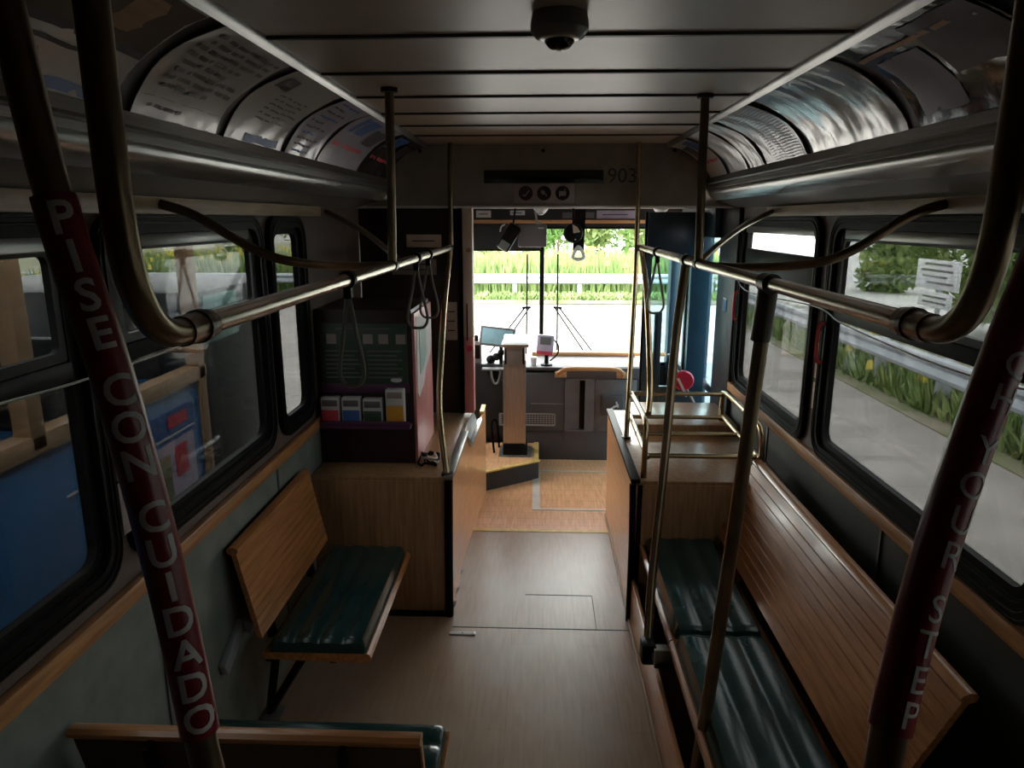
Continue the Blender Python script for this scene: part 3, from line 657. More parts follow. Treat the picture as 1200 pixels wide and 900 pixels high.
# right long bench: local X -> +Y, Y -> -X
rb = bench('long oak slatted bench with two green cushions along the right wall', (.875, 1.62, 0), math.pi / 2, 1.8, .385, .185, .865, [(0.03, .90), (.90, 1.76)], lobes=3, b0=0.0, b1=1.82)
obj('under_frame', MB().box(.0, 1.75, .0, .34, .24, .39, .01), 'blackm', rb, local=True)
for q in (.3, 1.4): obj('back_bracket', MB().bar((q, -.035, .4), (q, -.155, .70), .04, .012), 'blackm', rb, local=True)
obj('pole_bracket', MB().box(.90, 1.02, .37, .44, .30, .335, .006).box(.90, .92, .37, .44, .30, .38, .004), 'steel', rb, local=True)

# ================================================================ RAILS AND POLES
PR = .019
def pole(name, label, pts, r=PR, m='brass', cat='grab pole', ends=True, clamps=()):
    root = thing(name, label, cat, pts[-1] if pts[-1][2] < pts[0][2] else pts[0])
    obj('tube', MB().tube(pts, r, 16), m, root)
    for p, q, rr in clamps: obj('clamp', MB().cyl(p, q, rr, seg=16), 'clamp', root)
    return root
def sub(a, b, t): return tuple(a[i] + (b[i] - a[i]) * t for i in range(3))
RZ = 1.88
for sg, sd in ((-1, 'left'), (1, 'right')):
    x = sg * .59
    y0 = .97 if sg < 0 else 1.045
    pts = [(x, y0 - .03, 2.5), (x, y0 - .035, 2.2), (x, y0 - .03, 2.02), (x, y0 + .0, 1.93), (x, y0 + .06, 1.885), (x, y0 + .16, RZ)]
    h = thing('handrail', 'brass overhead handrail along the %s side with its curved riser' % sd, 'handrail', (x, 2.5, RZ))
    obj('riser', MB().tube(pts, .0215, 16), 'brassd', h)
    obj('rail', MB().cyl((x, y0 + .13, RZ), (x, 4.52, RZ), PR, seg=20), 'railm', h)
    obj('joint', MB().cyl((x, y0 + .10, RZ), (x, y0 + .19, RZ), .0245, seg=16), 'brassd', h)
    obj('joint', MB().cyl((x, y0 + .15, RZ), (x, y0 + .165, RZ), .028, seg=16), 'clamp', h)
    obj('ceiling_flange', MB().cyl((x, y0 - .03, 2.485), (x, y0 - .03, 2.5), .036), 'clamp', h)
    yp = 2.68 if sg < 0 else 2.85
    pole('ceiling_pole', 'short vertical pole from the ceiling to the %s handrail, midway along' % sd, [(x * .965, yp - .04, 2.5), (x * .98, yp - .02, 2.2), (x, yp, RZ + .01)], .0165, 'brassd', clamps=[((x, yp - .02, RZ), (x, yp + .02, RZ), .0225), ((x * .965, yp - .04, 2.485), (x * .965, yp - .04, 2.5), .03)])
    # wall brackets
    pole('wall_brace', 'curved brace from the %s wall forward to the handrail, nearer one' % sd, [(sg * 1.175, 2.17 + (.06 if sg > 0 else -.02), 2.095), (sg * 1.08, 2.19 + (.05 if sg > 0 else -.02), 2.06), (sg * .93, 2.24 + (.03 if sg > 0 else 0), 1.955), (sg * .83, 2.30, 1.915), (sg * .72, 2.5, 1.89), (x, 2.70, RZ)], .015, 'brassd', 'handrail brace')
    pole('wall_brace', 'straight brace from the %s wall back to the handrail, farther one' % sd, [(sg * 1.175, 3.85, 2.09), (sg * .9, 3.4, 2.015), (sg * .68, 3.0, 1.93), (x, 2.85, RZ)], .013, 'brassd', 'handrail brace')
    lab = 'ceiling pole at the front end of the %s handrail, standing on the wheel housing' % sd
    # upper end pole
    if sg < 0:
        pole('ceiling_pole', 'pole from the ceiling to the front end of the left handrail', [(-.585, 4.5, 2.5), (-.59, 4.5, 2.2), (-.59, 4.5, RZ)], .0155, 'brassd')
        pole('bowed_pole', 'bowed brass pole from the left handrail end to the wheel housing', [(-.59, 4.47, RZ), (-.578, 4.05, 1.60), (-.568, 3.78, 1.33), (-.558, 3.60, 1.08), (-.52, 3.46, .88), (-.50, 3.41, .775)], .0165, 'brass', clamps=[((-.50, 3.41, .775), (-.50, 3.41, .79), .03)])
    else:
        pole('ceiling_pole', 'slim pole from the ceiling past the right handrail end to the wheel housing', [(.555, 4.5, 2.5), (.565, 4.5, RZ), (.535, 4.32, 1.35), (.50, 4.13, .9), (.49, 4.07, .775)], .0155, 'brass', clamps=[((.49, 4.07, .775), (.49, 4.07, .79), .028)])
        pole('bowed_pole', 'bowed brass pole from the right handrail end to the luggage rail', [(.59, 4.47, RZ), (.578, 4.1, 1.64), (.57, 3.86, 1.35), (.565, 3.74, 1.15), (.54, 3.6, 1.06)], .0165, 'brass')
# floor poles on the right bench edge
pA = pole('bench_pole', 'slanting brass pole at the joint of the right bench cushions', [(.59, 3.09, RZ), (.565, 3.1, 1.55), (.52, 2.98, 1.0), (.46, 2.80, .55), (.425, 2.63, .32)], .0195, 'brassd',
          clamps=[((.59, 3.065, RZ), (.59, 3.115, RZ), .026)])
obj('foot', MB().box(.395, .455, 2.58, 2.66, .27, .36, .012), 'blackm', pA)
pB = pole('bench_pole', 'thicker slanting brass pole in front of the near right bench cushion', [(.59, 1.97, RZ), (.585, 1.985, 1.7), (.56, 2.0, 1.2), (.525, 2.02, .6), (.505, 2.03, .30), (.485, 2.04, .06)], .021, 'brassd',
          clamps=[((.59, 1.94, RZ), (.59, 2.0, RZ), .028), ((.59, 1.972, 1.86), (.583, 1.985, 1.72), .027)])
# straps
def strap(label, x, y, L, wd, sw=0):
    t = thing('grab_strap', label, 'grab strap', (x, y, RZ))
    obj('collar', MB().cyl((x, y - .014, RZ), (x, y + .014, RZ), .0265, seg=16), 'rubber', t)
    obj('buckle', MB().box(x - .012, x + .012, y - .012, y + .012, RZ - .055, RZ - .02, .004), 'rubber', t)
    z = RZ - .045; h = L
    pts = [(x, y, z), (x - wd * .45, y, z - h * .35), (x - wd, y + sw, z - h * .8), (x - wd * .7, y + sw, z - h * .97), (x, y + sw, z - h), (x + wd * .7, y + sw, z - h * .97), (x + wd, y + sw, z - h * .8), (x + wd * .45, y, z - h * .35)]
    obj('loop', MB().tube(pts, .0065, 8, closed=True), 'strap', t)
G_ = 'grab straps on the left handrail'
for lb, x, y, L, wd in (('nearest hanging strap on the left handrail, in front of the leaflet display', -.59, 2.04, .27, .036), ('middle hanging strap on the left handrail, the nearer of the close pair', -.59, 3.20, .27, .045), ('farthest hanging strap on the left handrail, by the cabinet corner', -.59, 3.55, .27, .045), ('lone strap on the right handrail near the front door', .59, 3.85, .28, .045)):
    strap(lb, x, y, L, wd)
# red stanchions with lettering
def resample(pts, n=12):
    pts = [Vector(p) for p in pts]; q = []
    for i in range(len(pts) - 1):
        p0 = pts[max(i - 1, 0)]; p1 = pts[i]; p2 = pts[i + 1]; p3 = pts[min(i + 2, len(pts) - 1)]
        for k in range(n):
            t = k / n; q.append(0.5 * ((2 * p1) + (-p0 + p2) * t + (2 * p0 - 5 * p1 + 4 * p2 - p3) * t * t + (-p0 + 3 * p1 - 3 * p2 + p3) * t ** 3))
    return q + [pts[-1]]
def along(path, s_):
    for a, b in zip(path, path[1:]):
        L = (b - a).length
        if s_ <= L: return a + (b - a) * (s_ / L), (b - a).normalized()
        s_ -= L
    return path[-1], (path[-1] - path[-2]).normalized()
def stanchion(label, pts, body, sleeve, start, step, size, face):
    """sleeve: control points of the sleeve's middle line; start: arc length where the red begins"""
    root = thing('stanchion', label, 'stanchion', pts[-1])
    obj('tube', MB().tube(pts, .0215, 20), 'brassd', root)
    path = resample(sleeve)
    total = (len(body) - .5 * body.count(' ')) * step + .012
    sl = obj('sleeve', MB().tube([along(path, start + total * k / 24)[0] for k in range(25)], .0262, 32, smooth=False), 'red', root, 'red padded sleeve with white capitals')
    pos = start + .008; mb = MB(); words = [mb]; r = .0266
    for ch in body:
        if ch == ' ': pos += step * .5; mb = MB(); words.append(mb); continue
        t = text_mb(ch, size, .0006, 8, .0011 if size > .055 else .0)
        c0, d = along(path, pos + step * .5)
        out = Vector(face); out = (out - d * out.dot(d)).normalized(); side = (-d).cross(out).normalized()
        vs = []
        for (x, y, z) in t.v:
            an = x / r; rr = r + z + .0003; c1, d1 = along(path, pos + step * .5 - y)
            vs.append(c1 + out * (math.cos(an) * rr) + side * (math.sin(an) * rr))
        mb._add(vs, t.f); pos += step
    return root, words, sl
def lettering(root, words, sl):
    for mb in words: obj('word', mb, 'letter', sl, 'white capital letters')
# left: PISE CON CUIDADO
cam_p = Vector((-.035, 0, 2.05))
lp = [(-0.68, 0.908, 2.306), (-0.637, 0.888, 2.057), (-0.585, 0.875, 1.842), (-0.535, 0.86, 1.546), (-0.505, 0.845, 1.3)]
ltop = tuple(Vector(lp[0]) + (Vector(lp[0]) - Vector(lp[1])) * .55)
r_, mb_, sl_ = stanchion('leaning stanchion on the left with a red sleeve reading PISE CON CUIDADO', [ltop] + lp + [(-.42, .81, .85), (-.40, .80, .4)], 'PISE CON CUIDADO', lp, .232, .0490, .057, (cam_p - Vector(lp[2])) + Vector((.15, 0, 0)))
lettering(r_, mb_, sl_)
rpts = [(0.652, 0.965, 2.11), (0.572, 0.919, 1.925), (0.513, 0.88, 1.765), (0.479, 0.855, 1.667), (0.45, 0.831, 1.568), (0.42, 0.802, 1.445), (0.407, 0.786, 1.381)]
r_, mb_, sl_ = stanchion('leaning stanchion on the right with a red sleeve reading WATCH YOUR STEP', rpts + [(.34, .70, .8), (.33, .69, .4)], 'WATCH YOUR STEP', rpts, 0.101, 0.0455, .050, (cam_p - Vector(rpts[3])) + Vector((.75, .35, 0)))
lettering(r_, mb_, sl_)
# pull cords
pole('pull_cord', 'thin pull cord sagging across the left windows', [(-1.17, .5, 1.74), (-1.13, 1.34, 1.685), (-1.12, 1.8, 1.675), (-1.13, 2.4, 1.68), (-1.165, 3.0, 1.72)], .003, 'cable', 'pull cord')
pole('pull_cord', 'thin pull cord sagging across the right windows', [(1.165, 4.4, 1.70), (1.13, 4.0, 1.655), (1.165, 3.13, 1.68), (1.12, 2.7, 1.66), (1.12, 1.9, 1.642), (1.15, 1.2, 1.70)], .003, 'cable', 'pull cord')

# ================================================================ CEILING CAMERA
dc = thing('ceiling_camera', 'dark dome camera on the ceiling centre', 'security camera', (0, 1.74, 2.5))
obj('housing', MB().lathe((0.005, 1.74, 2.5), [(.062, 0), (.066, -.02), (.066, -.035), (.055, -.05), (.04, -.056)], 28), 'cove', dc)
obj('dome', MB().ball((0.005, 1.74, 2.45), .036, (1, 1, .8)), 'display', dc)
# ================================================================ ADVERTISING CARDS
def card(side, y0, y1, label, base, style):
    sg = -1 if side == 'left' else 1
    root = thing('advertising_card', label, 'advertising card', (sg * .9, (y0 + y1) / 2, 2.3))
    N = 10; K = 12
    def pt(t, y, o):
        k = o + .003 * math.sin(y * 37 + t * 9) + .002 * math.sin(y * 90)
        return cove(t, sg, y, k)
    o = MB().sheet([[pt(.04 + .93 * i / N, y0 + .015 + (y1 - y0 - .03) * j / K, .009) for i in range(N + 1)] for j in range(K + 1)], thick=(sg * .002, 0, .002))
    so = obj('sheet', o, base, root)
    def strip(nm, ya, yb, ta, tb, m):
        mb = MB().sheet([[pt(ta + (tb - ta) * i / 3, y0 + (y1 - y0) * (ya + (yb - ya) * j / 6), .0115) for i in range(4)] for j in range(7)])
        obj(nm, mb, m, root)
    def words(nm, ya, yb, ta, tb, m):
        mb = MB(); y = ya
        while y < yb - .05:
            w_ = .05 + .09 * rnd.random(); e_ = min(yb, y + w_)
            mb.sheet([[pt(ta + (tb - ta) * i / 2, y0 + (y1 - y0) * (y + (e_ - y) * j / 2), .0115) for i in range(3)] for j in range(3)]); y += w_ + .025
        obj(nm, mb, m, root)
    rnd = random.Random(int(y0 * 100))
    if style == 'text':
        for k in range(8):
            t = .12 + k * .075; words('text_line', .12 + .05 * rnd.random(), .92 - .35 * rnd.random() * (k > 2), t, t + .034, 'cline')
        strip('rule', .08, .92, .77, .775, 'greyl'); words('text_line', .14, .5, .83, .86, 'cline')
    elif style == 'logo':
        strip('dark_badge', .1, .3, .15, .3, 'ink')
        for k in range(6): t = .35 + k * .06; words('text_line', .3, .85, t, t + .02, 'greyl')
        strip('bottom_band', .3, .9, .84, .93, 'blueb')
    elif style == 'photo':
        strip('picture', .05, .95, .06, .5, 'bark'); strip('picture', .5, .95, .12, .42, 'tan'); strip('band', .05, .95, .5, .56, 'ink')
        strip('text_line', .1, .7, .62, .65, 'ink'); strip('text_line', .1, .5, .70, .75, 'grassg'); strip('band', .05, .95, .85, .93, 'blueb')
    elif style == 'map':
        for k in range(10): t = .1 + k * .085; words('text_line', .1 + .1 * rnd.random(), .9 - .4 * rnd.random(), t, t + .028, 'ink' if k % 3 else 'blueb')
    elif style == 'lines':
        for k in range(22): t = .08 + k * .039; strip('text_line', .08, .72, t, t + .012, 'greyl')
    elif style == 'dark':
        strip('picture', .05, .5, .1, .6, 'maroon'); strip('picture', .55, .9, .3, .85, 'purple'); strip('streak', .2, .95, .2, .24, 'trimw')
    elif style == 'panels':
        strip('picture', .1, .45, .1, .4, 'blueb'); strip('picture', .55, .9, .2, .5, 'ink'); strip('text_line', .1, .8, .6, .66, 'redb')
M['cline'] = mat('faded_print', (0.16, 0.15, 0.15), .6)
cg = mat('glossy_grey_card', (0.50, 0.475, 0.46), .3, coat=.25, scale=5, bump=.1); M['cgrey'] = cg
M['csilver'] = mat('silvery_creased_film', (0.34, 0.32, 0.30), .2, .4, coat=.3, scale=5, stretch=(1, 2.2, 1.3), bump=1.0, detail=1.0)
M['cblack'] = mat('glossy_black_film', (0.02, 0.02, 0.022), .12, coat=.5, scale=9, bump=.3)
M['cpink'] = mat('pinkish_grey_card', (0.36, 0.29, 0.275), .3, coat=.2, scale=6)
M['clilac'] = mat('pale_lilac_card', (0.46, 0.43, 0.50), .28, coat=.3, scale=6)
for y0, y1, lb, base, st in ((1.05, 1.66, 'photo advertising card nearest on the left, cut by the pole', 'cgrey', 'photo'), (1.69, 2.17, 'grey advertising card with large dark lines of text, left side', 'cgrey', 'text'),
                             (2.19, 2.69, 'grey creased card with a dark round badge, left side', 'cgrey', 'logo'), (2.71, 3.10, 'narrow card crowded with dark lines, left side', 'clilac', 'map'),
                             (3.12, 3.8, 'pale lilac card behind the left ceiling pole', 'clilac', 'panels'), (3.82, 4.5, 'dark card with pale squares at the front end, left side', 'cblack', 'panels')):
    card('left', y0, y1, lb, base, st)
for y0, y1, lb, base, st in ((1.5, 2.07, 'glossy black card nearest on the right, top corner', 'cblack', 'dark'), (2.11, 2.84, 'silvery creased card with sharp folds, right side', 'csilver', ''),
                             (2.87, 3.39, 'pinkish grey card of fine lines, right side', 'cpink', 'lines'), (3.41, 3.66, 'narrow blank glossy card between two dark dividers, right side', 'cgrey', ''),
                             (3.68, 4.04, 'glossy card reflecting the trees, right side behind the ceiling pole', 'cgrey', ''), (4.06, 4.5, 'last card at the front end, right side', 'cgrey', 'panels')):
    card('right', y0, y1, lb, base, st)

# ================================================================ HEADER SIGNS
def on_front(mb, x, y, z): return mb.xf(Matrix.Translation((x, y, z)) @ Matrix.Rotation(math.pi / 2, 4, 'X'))
ld = thing('led_display', 'long black stop display window in the front header', 'display', (0, 4.55, 2.28))
obj('window', MB().box(-.385, .352, 4.548, 4.56, 2.268, 2.345, .002), 'display', ld)
obj('lettering', on_front(text_mb('903', .125, .002), .468, 4.557, 2.308), 'ink').name = 'bus_number'
tag(bpy.data.objects['bus_number'], 'black number 903 on the header beside the display', 'number')
ic = thing('prohibition_sticker', 'pale sticker with three round dark red signs below the display', 'sticker', (-.015, 4.555, 2.155))
obj('backing', MB().box(-.2, .175, 4.554, 4.56, 2.15, 2.262, .001), 'cpink', ic)
for k, x in enumerate((-.126, -.012, .102)):
    d = obj('disc', MB().lathe((x, 4.554, 2.208), [(.044, 0), (.044, -.002), (.001, -.002)], 28, 'y'), 'maroon', ic)
    g = MB()
    if k == 0: g.bar((x - .018, 4.550, 2.20), (x - .005, 4.550, 2.19), .002, .008).bar((x - .005, 4.550, 2.19), (x + .022, 4.550, 2.225), .002, .008)
    elif k == 1: g.bar((x - .02, 4.550, 2.225), (x + .02, 4.550, 2.19), .002, .007).bar((x - .015, 4.550, 2.205), (x + .002, 4.550, 2.22), .002, .02)
    else: g.box(x - .022, x + .022, 4.549, 4.551, 2.192, 2.22).bar((x - .02, 4.549, 2.185), (x + .02, 4.549, 2.235), .002, .005)
    obj('symbol', g, 'cpink', d)
# bits on the front bulkhead band
def sticker(name, label, x0, x1, z0, z1, y, m, cat='sticker', lines=2):
    r = thing(name, label, cat, ((x0 + x1) / 2, y, z0))
    obj('sheet', MB().box(x0, x1, y - .004, y, z0, z1, .001), m, r)
    for k in range(lines):
        zz = z1 - (k + 1) * (z1 - z0) / (lines + 1); obj('text_line', MB().box(x0 + (x1 - x0) * .15, x1 - (x1 - x0) * .2, y - .0055, y - .004, zz - .004, zz + .004), 'ink', r)
sticker('small_notice', 'small pale notice above the windscreen, far left', -.60, -.47, 2.065, 2.125, 6.42, 'paper', lines=1)
sticker('small_notice', 'small pale notice above the sun visor', -.30, -.17, 2.085, 2.125, 6.42, 'paper', lines=1)
sticker('lilac_notice', 'lilac notice above the windscreen on the right', .46, .80, 2.055, 2.125, 6.42, 'lilac', lines=1)
sticker('grey_notice', 'dark grey rounded notice above the windscreen centre', .16, .44, 2.06, 2.11, 6.42, 'greyl', lines=0)
for x, lb in ((-.03, 'white-rimmed dome lamp above the windscreen centre'), (.95, 'white-rimmed dome lamp by the front door')):
    r = thing('dome_lamp', lb, 'lamp', (x, 6.1, 2.1))
    obj('rim', MB().lathe((x, 6.0, 2.14), [(.06, 0), (.06, -.012), (.035, -.04)], 20), 'white', r); obj('lens', MB().ball((x, 6.0, 2.105), .032, (1, 1, .7)), 'cove', r)

# ================================================================ DRIVER PARTITION, CABINET, POST
pt_ = thing('driver_partition', 'dark maroon partition behind the driver on the left', 'partition', (-.86, 4.6, .775))
obj('panel', MB().box(-1.195, -.53, 4.60, 4.63, .776, 2.118, .004), 'maroon', pt_)
obj('frame_edge', MB().box(-.56, -.53, 4.585, 4.60, .775, 2.118, .004), 'blackm', pt_)
post = thing('partition_post', 'tall beige post with a pinkish lower half beside the driver', 'post', (-.495, 4.6, 0))
obj('upper_half', MB().box(-.525, -.462, 4.54, 4.64, 1.30, 2.118, .006), 'beige', post)
obj('lower_half', MB().box(-.525, -.462, 4.54, 4.64, .79, 1.30, .006), 'pink', post)
obj('slot', MB().box(-.505, -.497, 4.536, 4.541, 1.28, 1.52, .001), 'blackm', post)
obj('finger_plate', MB().lathe((-.487, 4.541, 1.86), [(.016, 0), (.016, -.003), (.001, -.003)], 16, 'y'), 'tan', post)
obj('red_badge', MB().lathe((-.487, 4.540, 1.23), [(.02, 0), (.02, -.003), (.001, -.003)], 16, 'y'), 'redd', post)
sticker('paper_notice', 'beige paper notice on the partition beside the post', -.645, -.572, 1.275, 1.525, 4.60, 'beige', 'notice', 3)
sticker('paper_notice', 'beige notice high on the dark partition above the handrail', -.89, -.665, 1.875, 1.955, 4.60, 'beige', 'notice', 1)
sticker('paper_notice', 'wide faded notice on the dark partition under the handrail', -.99, -.70, 1.70, 1.80, 4.60, 'taupe', 'notice', 2)
cb = thing('leaflet_cabinet', 'dark maroon leaflet cabinet standing on the left wheel housing', 'cabinet', (-.94, 3.8, .775))
obj('body', MB().box(-1.195, -.69, 3.58, 4.15, .775, 1.60, .006), 'maroon', cb)
obj('side_panel', MB().box(-.69, -.675, 3.585, 4.15, .775, 1.58, .003), 'pink', cb, 'pinkish red side panel')
dp = obj('display_panel', MB().box(-1.165, -.715, 3.568, 3.58, 1.215, 1.53, .003), 'greenb', cb)
for k in range(7): obj('text_line', MB().box(-1.14, -.95 - .02 * (k % 3), 3.565, 3.568, 1.245 + k * .023, 1.252 + k * .023), 'greyl', dp); obj('text_line', MB().box(-.92, -.74 - .03 * (k % 2), 3.565, 3.568, 1.245 + k * .023, 1.252 + k * .023), 'greyl', dp)
for x in (-1.13, -.94, -.86, -.77): obj('picture', MB().box(x, x + .05, 3.565, 3.568, 1.425, 1.475), 'cpink', dp)
obj('title_line', MB().box(-1.08, -.80, 3.565, 3.568, 1.50, 1.508), 'greyl', dp)
obj('purple_band', MB().box(-1.17, -.71, 3.57, 3.58, 1.165, 1.215, .003), 'purple', cb)
obj('oval_badge', MB().lathe((0, 0, 0), [(.03, 0), (.03, .003), (.001, .003)], 20).xf(Matrix.Translation((-.775, 3.57, 1.235)) @ Matrix.Rotation(math.pi / 2, 4, 'X') @ Matrix.Diagonal((1, .4, 1, 1))), 'paper', cb)
rk = obj('rack_shelf', MB().box(-1.18, -.70, 3.50, 3.58, .985, 1.0, .003).box(-1.18, -.70, 3.50, 3.507, 1.0, 1.03, .002), 'purple', cb)
for (xa, xb, zt, m1, lb) in ((-1.165, -1.07, 1.15, 'redb', 'white and red leaflet, leftmost in the cabinet rack'), (-1.055, -.96, 1.15, 'blueb', 'white and blue leaflet, second in the cabinet rack'),
                             (-.945, -.845, 1.145, 'greenb', 'dark green leaflet, third in the cabinet rack'), (-.825, -.73, 1.195, 'orangeb', 'tall orange leaflet at the right end of the cabinet rack')):
    r = thing('leaflet', lb, 'leaflet', ((xa + xb) / 2, 3.53, 1.0))
    obj('stack', MB().box(xa, xb, 3.515, 3.565, 1.001, zt, .003), 'paper', r)
    obj('cover', MB().box(xa + .004, xb - .004, 3.511, 3.515, 1.005, 1.005 + (zt - 1.005) * .55, .001), m1, r)
    obj('heading', MB().box(xa + .008, xb - .008, 3.511, 3.515, zt - .045, zt - .012, .001), 'greyl' if m1 != 'orangeb' else 'cpink', r)
sp = thing('torn_poster', 'torn white and teal poster taped to the red cabinet side', 'poster', (-.67, 3.85, 1.2))
obj('sheet', MB().prism([(3.62, 1.56), (4.12, 1.50), (4.13, 1.34), (4.05, 1.28), (3.9, 1.24), (3.8, 1.16), (3.66, 1.12), (3.62, 1.15)], -.675, -.672, 'x'), 'paper', sp)
obj('teal_area', MB().prism([(3.70, 1.50), (3.92, 1.48), (3.92, 1.32), (3.84, 1.26), (3.70, 1.24)], -.672, -.670, 'x'), 'teald', sp)
cl_ = thing('cable_bundle', 'small crumpled cable bundle on the left wheel housing', 'cable', (-.6, 3.7, .775))
obj('cord', MB().tube([(-.62 + .05 * math.cos(a * 1.3) + .01 * math.sin(a * 5), 3.62 + .1 * math.sin(a), .79 + .012 * math.sin(a * 3.1)) for a in [i * .5 for i in range(26)]], .006, 6), 'rubber', cl_)
obj('pale_tie', MB().tube([(-.66, 3.6, .80), (-.62, 3.56, .815), (-.58, 3.6, .80), (-.60, 3.66, .81)], .006, 6), 'paper', cl_)
fc = thing('floor_clip', 'small white metal strip lying on the floor by the left wheel housing', 'metal strip', (-.41, 3.2, 0))
obj('strip', MB().box(-.475, -.345, 3.19, 3.215, 0, .006, .002), 'paper', fc); obj('stud', MB().lathe((-.41, 3.2025, .006), [(.005, 0), (.004, .003), (.001, .004)], 10), 'steel', fc)
obj('cap', MB().box(-.362, -.345, 3.188, 3.217, 0, .0075, .002), 'steel', fc)
dbr = thing('tape_scraps', 'silvery scraps of tape at the foot of the left wheel housing', 'tape', (-.47, 3.6, 0))
for k, (y, q) in enumerate(((3.42, .03), (3.47, .015), (3.60, .02), (3.83, .012))): obj('scrap', MB().bar((-.492, y, .004), (-.478, y + .03, q), .016, .004, bev=.001), 'galv', dbr)
sticker_r = thing('window_notice', 'pinkish notice card on the wall between the two nearest left windows', 'notice', (-1.17, 1.79, 1.35))
obj('card', MB().box(-1.172, -1.176, 1.765, 1.825, 1.36, 1.52, .001), 'cpink', sticker_r)
obj('card', MB().box(-1.172, -1.176, 1.765, 1.825, 1.20, 1.35, .001), 'cpink', sticker_r)
sticker_r = thing('pillar_label', 'narrow cream label strip on the pillar between the right windows', 'label', (1.195, 3.14, 1.3))
obj('strip', MB().box(1.196, 1.2, 3.115, 3.15, 1.22, 1.34, .001).box(1.196, 1.2, 3.115, 3.15, 1.36, 1.52, .001), 'beige', sticker_r)
sticker_r = thing('blue_label', 'small blue square label on the black pillar before the front door', 'label', (1.168, 4.62, 1.5))
obj('square', MB().box(1.165, 1.17, 4.60, 4.68, 1.47, 1.55, .001), 'blueb', sticker_r); obj('border', MB().box(1.164, 1.17, 4.595, 4.685, 1.545, 1.555, .001), 'paper', sticker_r)

# ================================================================ FRONT: platform, farebox, dash
pf = thing('driver_platform', 'raised driver platform with yellow edge at the front left', 'platform', (-.6, 5.4, 0))
poly = [(-1.19, 5.14), (-.45, 5.14), (-.03, 5.43), (-.03, 5.9), (-1.19, 5.9)]
obj('riser', MB().prism(poly, 0, .145, 'z'), 'tread', pf)
obj('top', MB().prism([(x, y) for x, y in poly], .145, .15, 'z'), 'floorf', pf)
obj('yellow_edge', MB().bar((-.45, 5.155, .153), (-.03, 5.445, .153), .045, .012).bar((-.052, 5.44, .153), (-.052, 5.9, .153), .04, .012), 'yellow', pf)
obj('yellow_edge', MB().bar((-.445, 4.92, .69), (-.445, 5.12, .69), .03, .02), 'yellow', pf)
fbx = thing('farebox', 'tall copper-coloured farebox pillar on the driver platform', 'farebox', (-.225, 5.65, .15))
obj('base', MB().box(-.325, -.125, 5.55, 5.75, .15, .25, .01), 'blackm', fbx)
obj('body', MB().box(-.315, -.145, 5.56, 5.74, .25, 1.08, .008), 'farebox', fbx)
obj('corner_edge', MB().box(-.322, -.312, 5.552, 5.562, .25, .95, .002).box(-.148, -.138, 5.552, 5.562, .25, .95, .002), 'steel', fbx)
obj('window', MB().box(-.285, -.175, 5.548, 5.562, .90, 1.03, .004), 'steel', fbx)
obj('side_slot', MB().box(-.308, -.295, 5.55, 5.562, .92, 1.05, .002).box(-.165, -.152, 5.55, 5.562, .92, 1.05, .002), 'blackm', fbx)
obj('cap', MB().box(-.335, -.115, 5.53, 5.76, 1.06, 1.085, .006), 'farebox', fbx)
obj('head', MB().prism([(5.54, 1.085), (5.75, 1.085), (5.75, 1.13), (5.58, 1.10)], -.32, -.12, 'x'), 'steel', fbx)
for z in (.40, .76):
    obj('lock', MB().lathe((-.29, 5.56, z), [(.008, 0), (.008, -.006), (.003, -.007)], 12, 'y').lathe((-.17, 5.56, z), [(.008, 0), (.008, -.006), (.003, -.007)], 12, 'y'), 'steel', fbx)
obj('foot_plate', MB().box(-.36, -.09, 5.52, 5.80, .15, .158, .003), 'steel', fbx)
obj('cable_loop', MB().tube([(-.40, 5.6, .16), (-.42, 5.6, .4), (-.38, 5.62, .42), (-.36, 5.62, .2)], .009, 8), 'rubber', fbx)
ds = thing('dashboard', 'charcoal dashboard panel across the front below the windscreen', 'dashboard', (.0, 6.2, 0))
obj('kick_panel', MB().box(-.30, .80, 5.90, 5.94, 0, .27, .006), 'grey', ds)
obj('face_panel', MB().box(-.30, .19, 5.88, 5.93, .27, .78, .006), 'grey', ds)
obj('seam_bar', MB().box(-.1, .19, 5.874, 5.88, .505, .515, .001), 'greyl', ds)
obj('recess_frame', MB().ring((.19, .44, .27, .73), (.20, .36, .28, .72), .01, .01, lambda a, b, t: (a, t, b), 5.87, 5.93), 'greyl', ds)
obj('recess_left', MB().box(.20, .315, 5.90, 5.91, .28, .72), 'greyl', ds); obj('recess_back', MB().box(.31, .44, 5.93, 5.95, .27, .73), 'blackm', ds)
obj('side_panel', MB().box(.44, .80, 5.88, 5.93, .27, .73, .01), 'greyl', ds)
obj('upper_band', MB().box(.19, .82, 5.875, 5.93, .73, .83, .008), 'grey', ds)
obj('top_panel', MB().box(-.32, .85, 5.88, 6.52, .80, .83, .01), 'grey', ds)
obj('side_end', MB().box(.80, .83, 5.88, 6.5, 0, .80, .006), 'grey', ds)
obj('driver_console', MB().box(-1.15, -.30, 5.95, 6.5, .15, .84, .02), 'blackp', ds)
obj('console_shelf', MB().box(-.52, -.28, 5.86, 6.0, .80, .815, .004), 'greyl', ds)
obj('oak_edge', MB().box(-.1, 1.12, 6.40, 6.5, .83, .865, .008), 'orange', ds, 'orange wood edge strip')
gg = MB()
for i in range(20): gg.box(-.36 + i * .0245, -.354 + i * .0245, 5.872, 5.878, .325, .415)
for i in range(6): gg.box(-.37, .10, 5.871, 5.877, .325 + i * .018, .329 + i * .018)
gg.ring((-.375, .11, .315, .425), (-.36, .10, .325, .415), .01, .006, lambda a, b, t: (a, t, b), 5.868, 5.88)
obj('heater_grille', gg, 'cpink', ds)
tb = obj('lock_box', MB().box(.50, .68, 5.83, 5.88, .42, .60, .012), 'grey', ds)
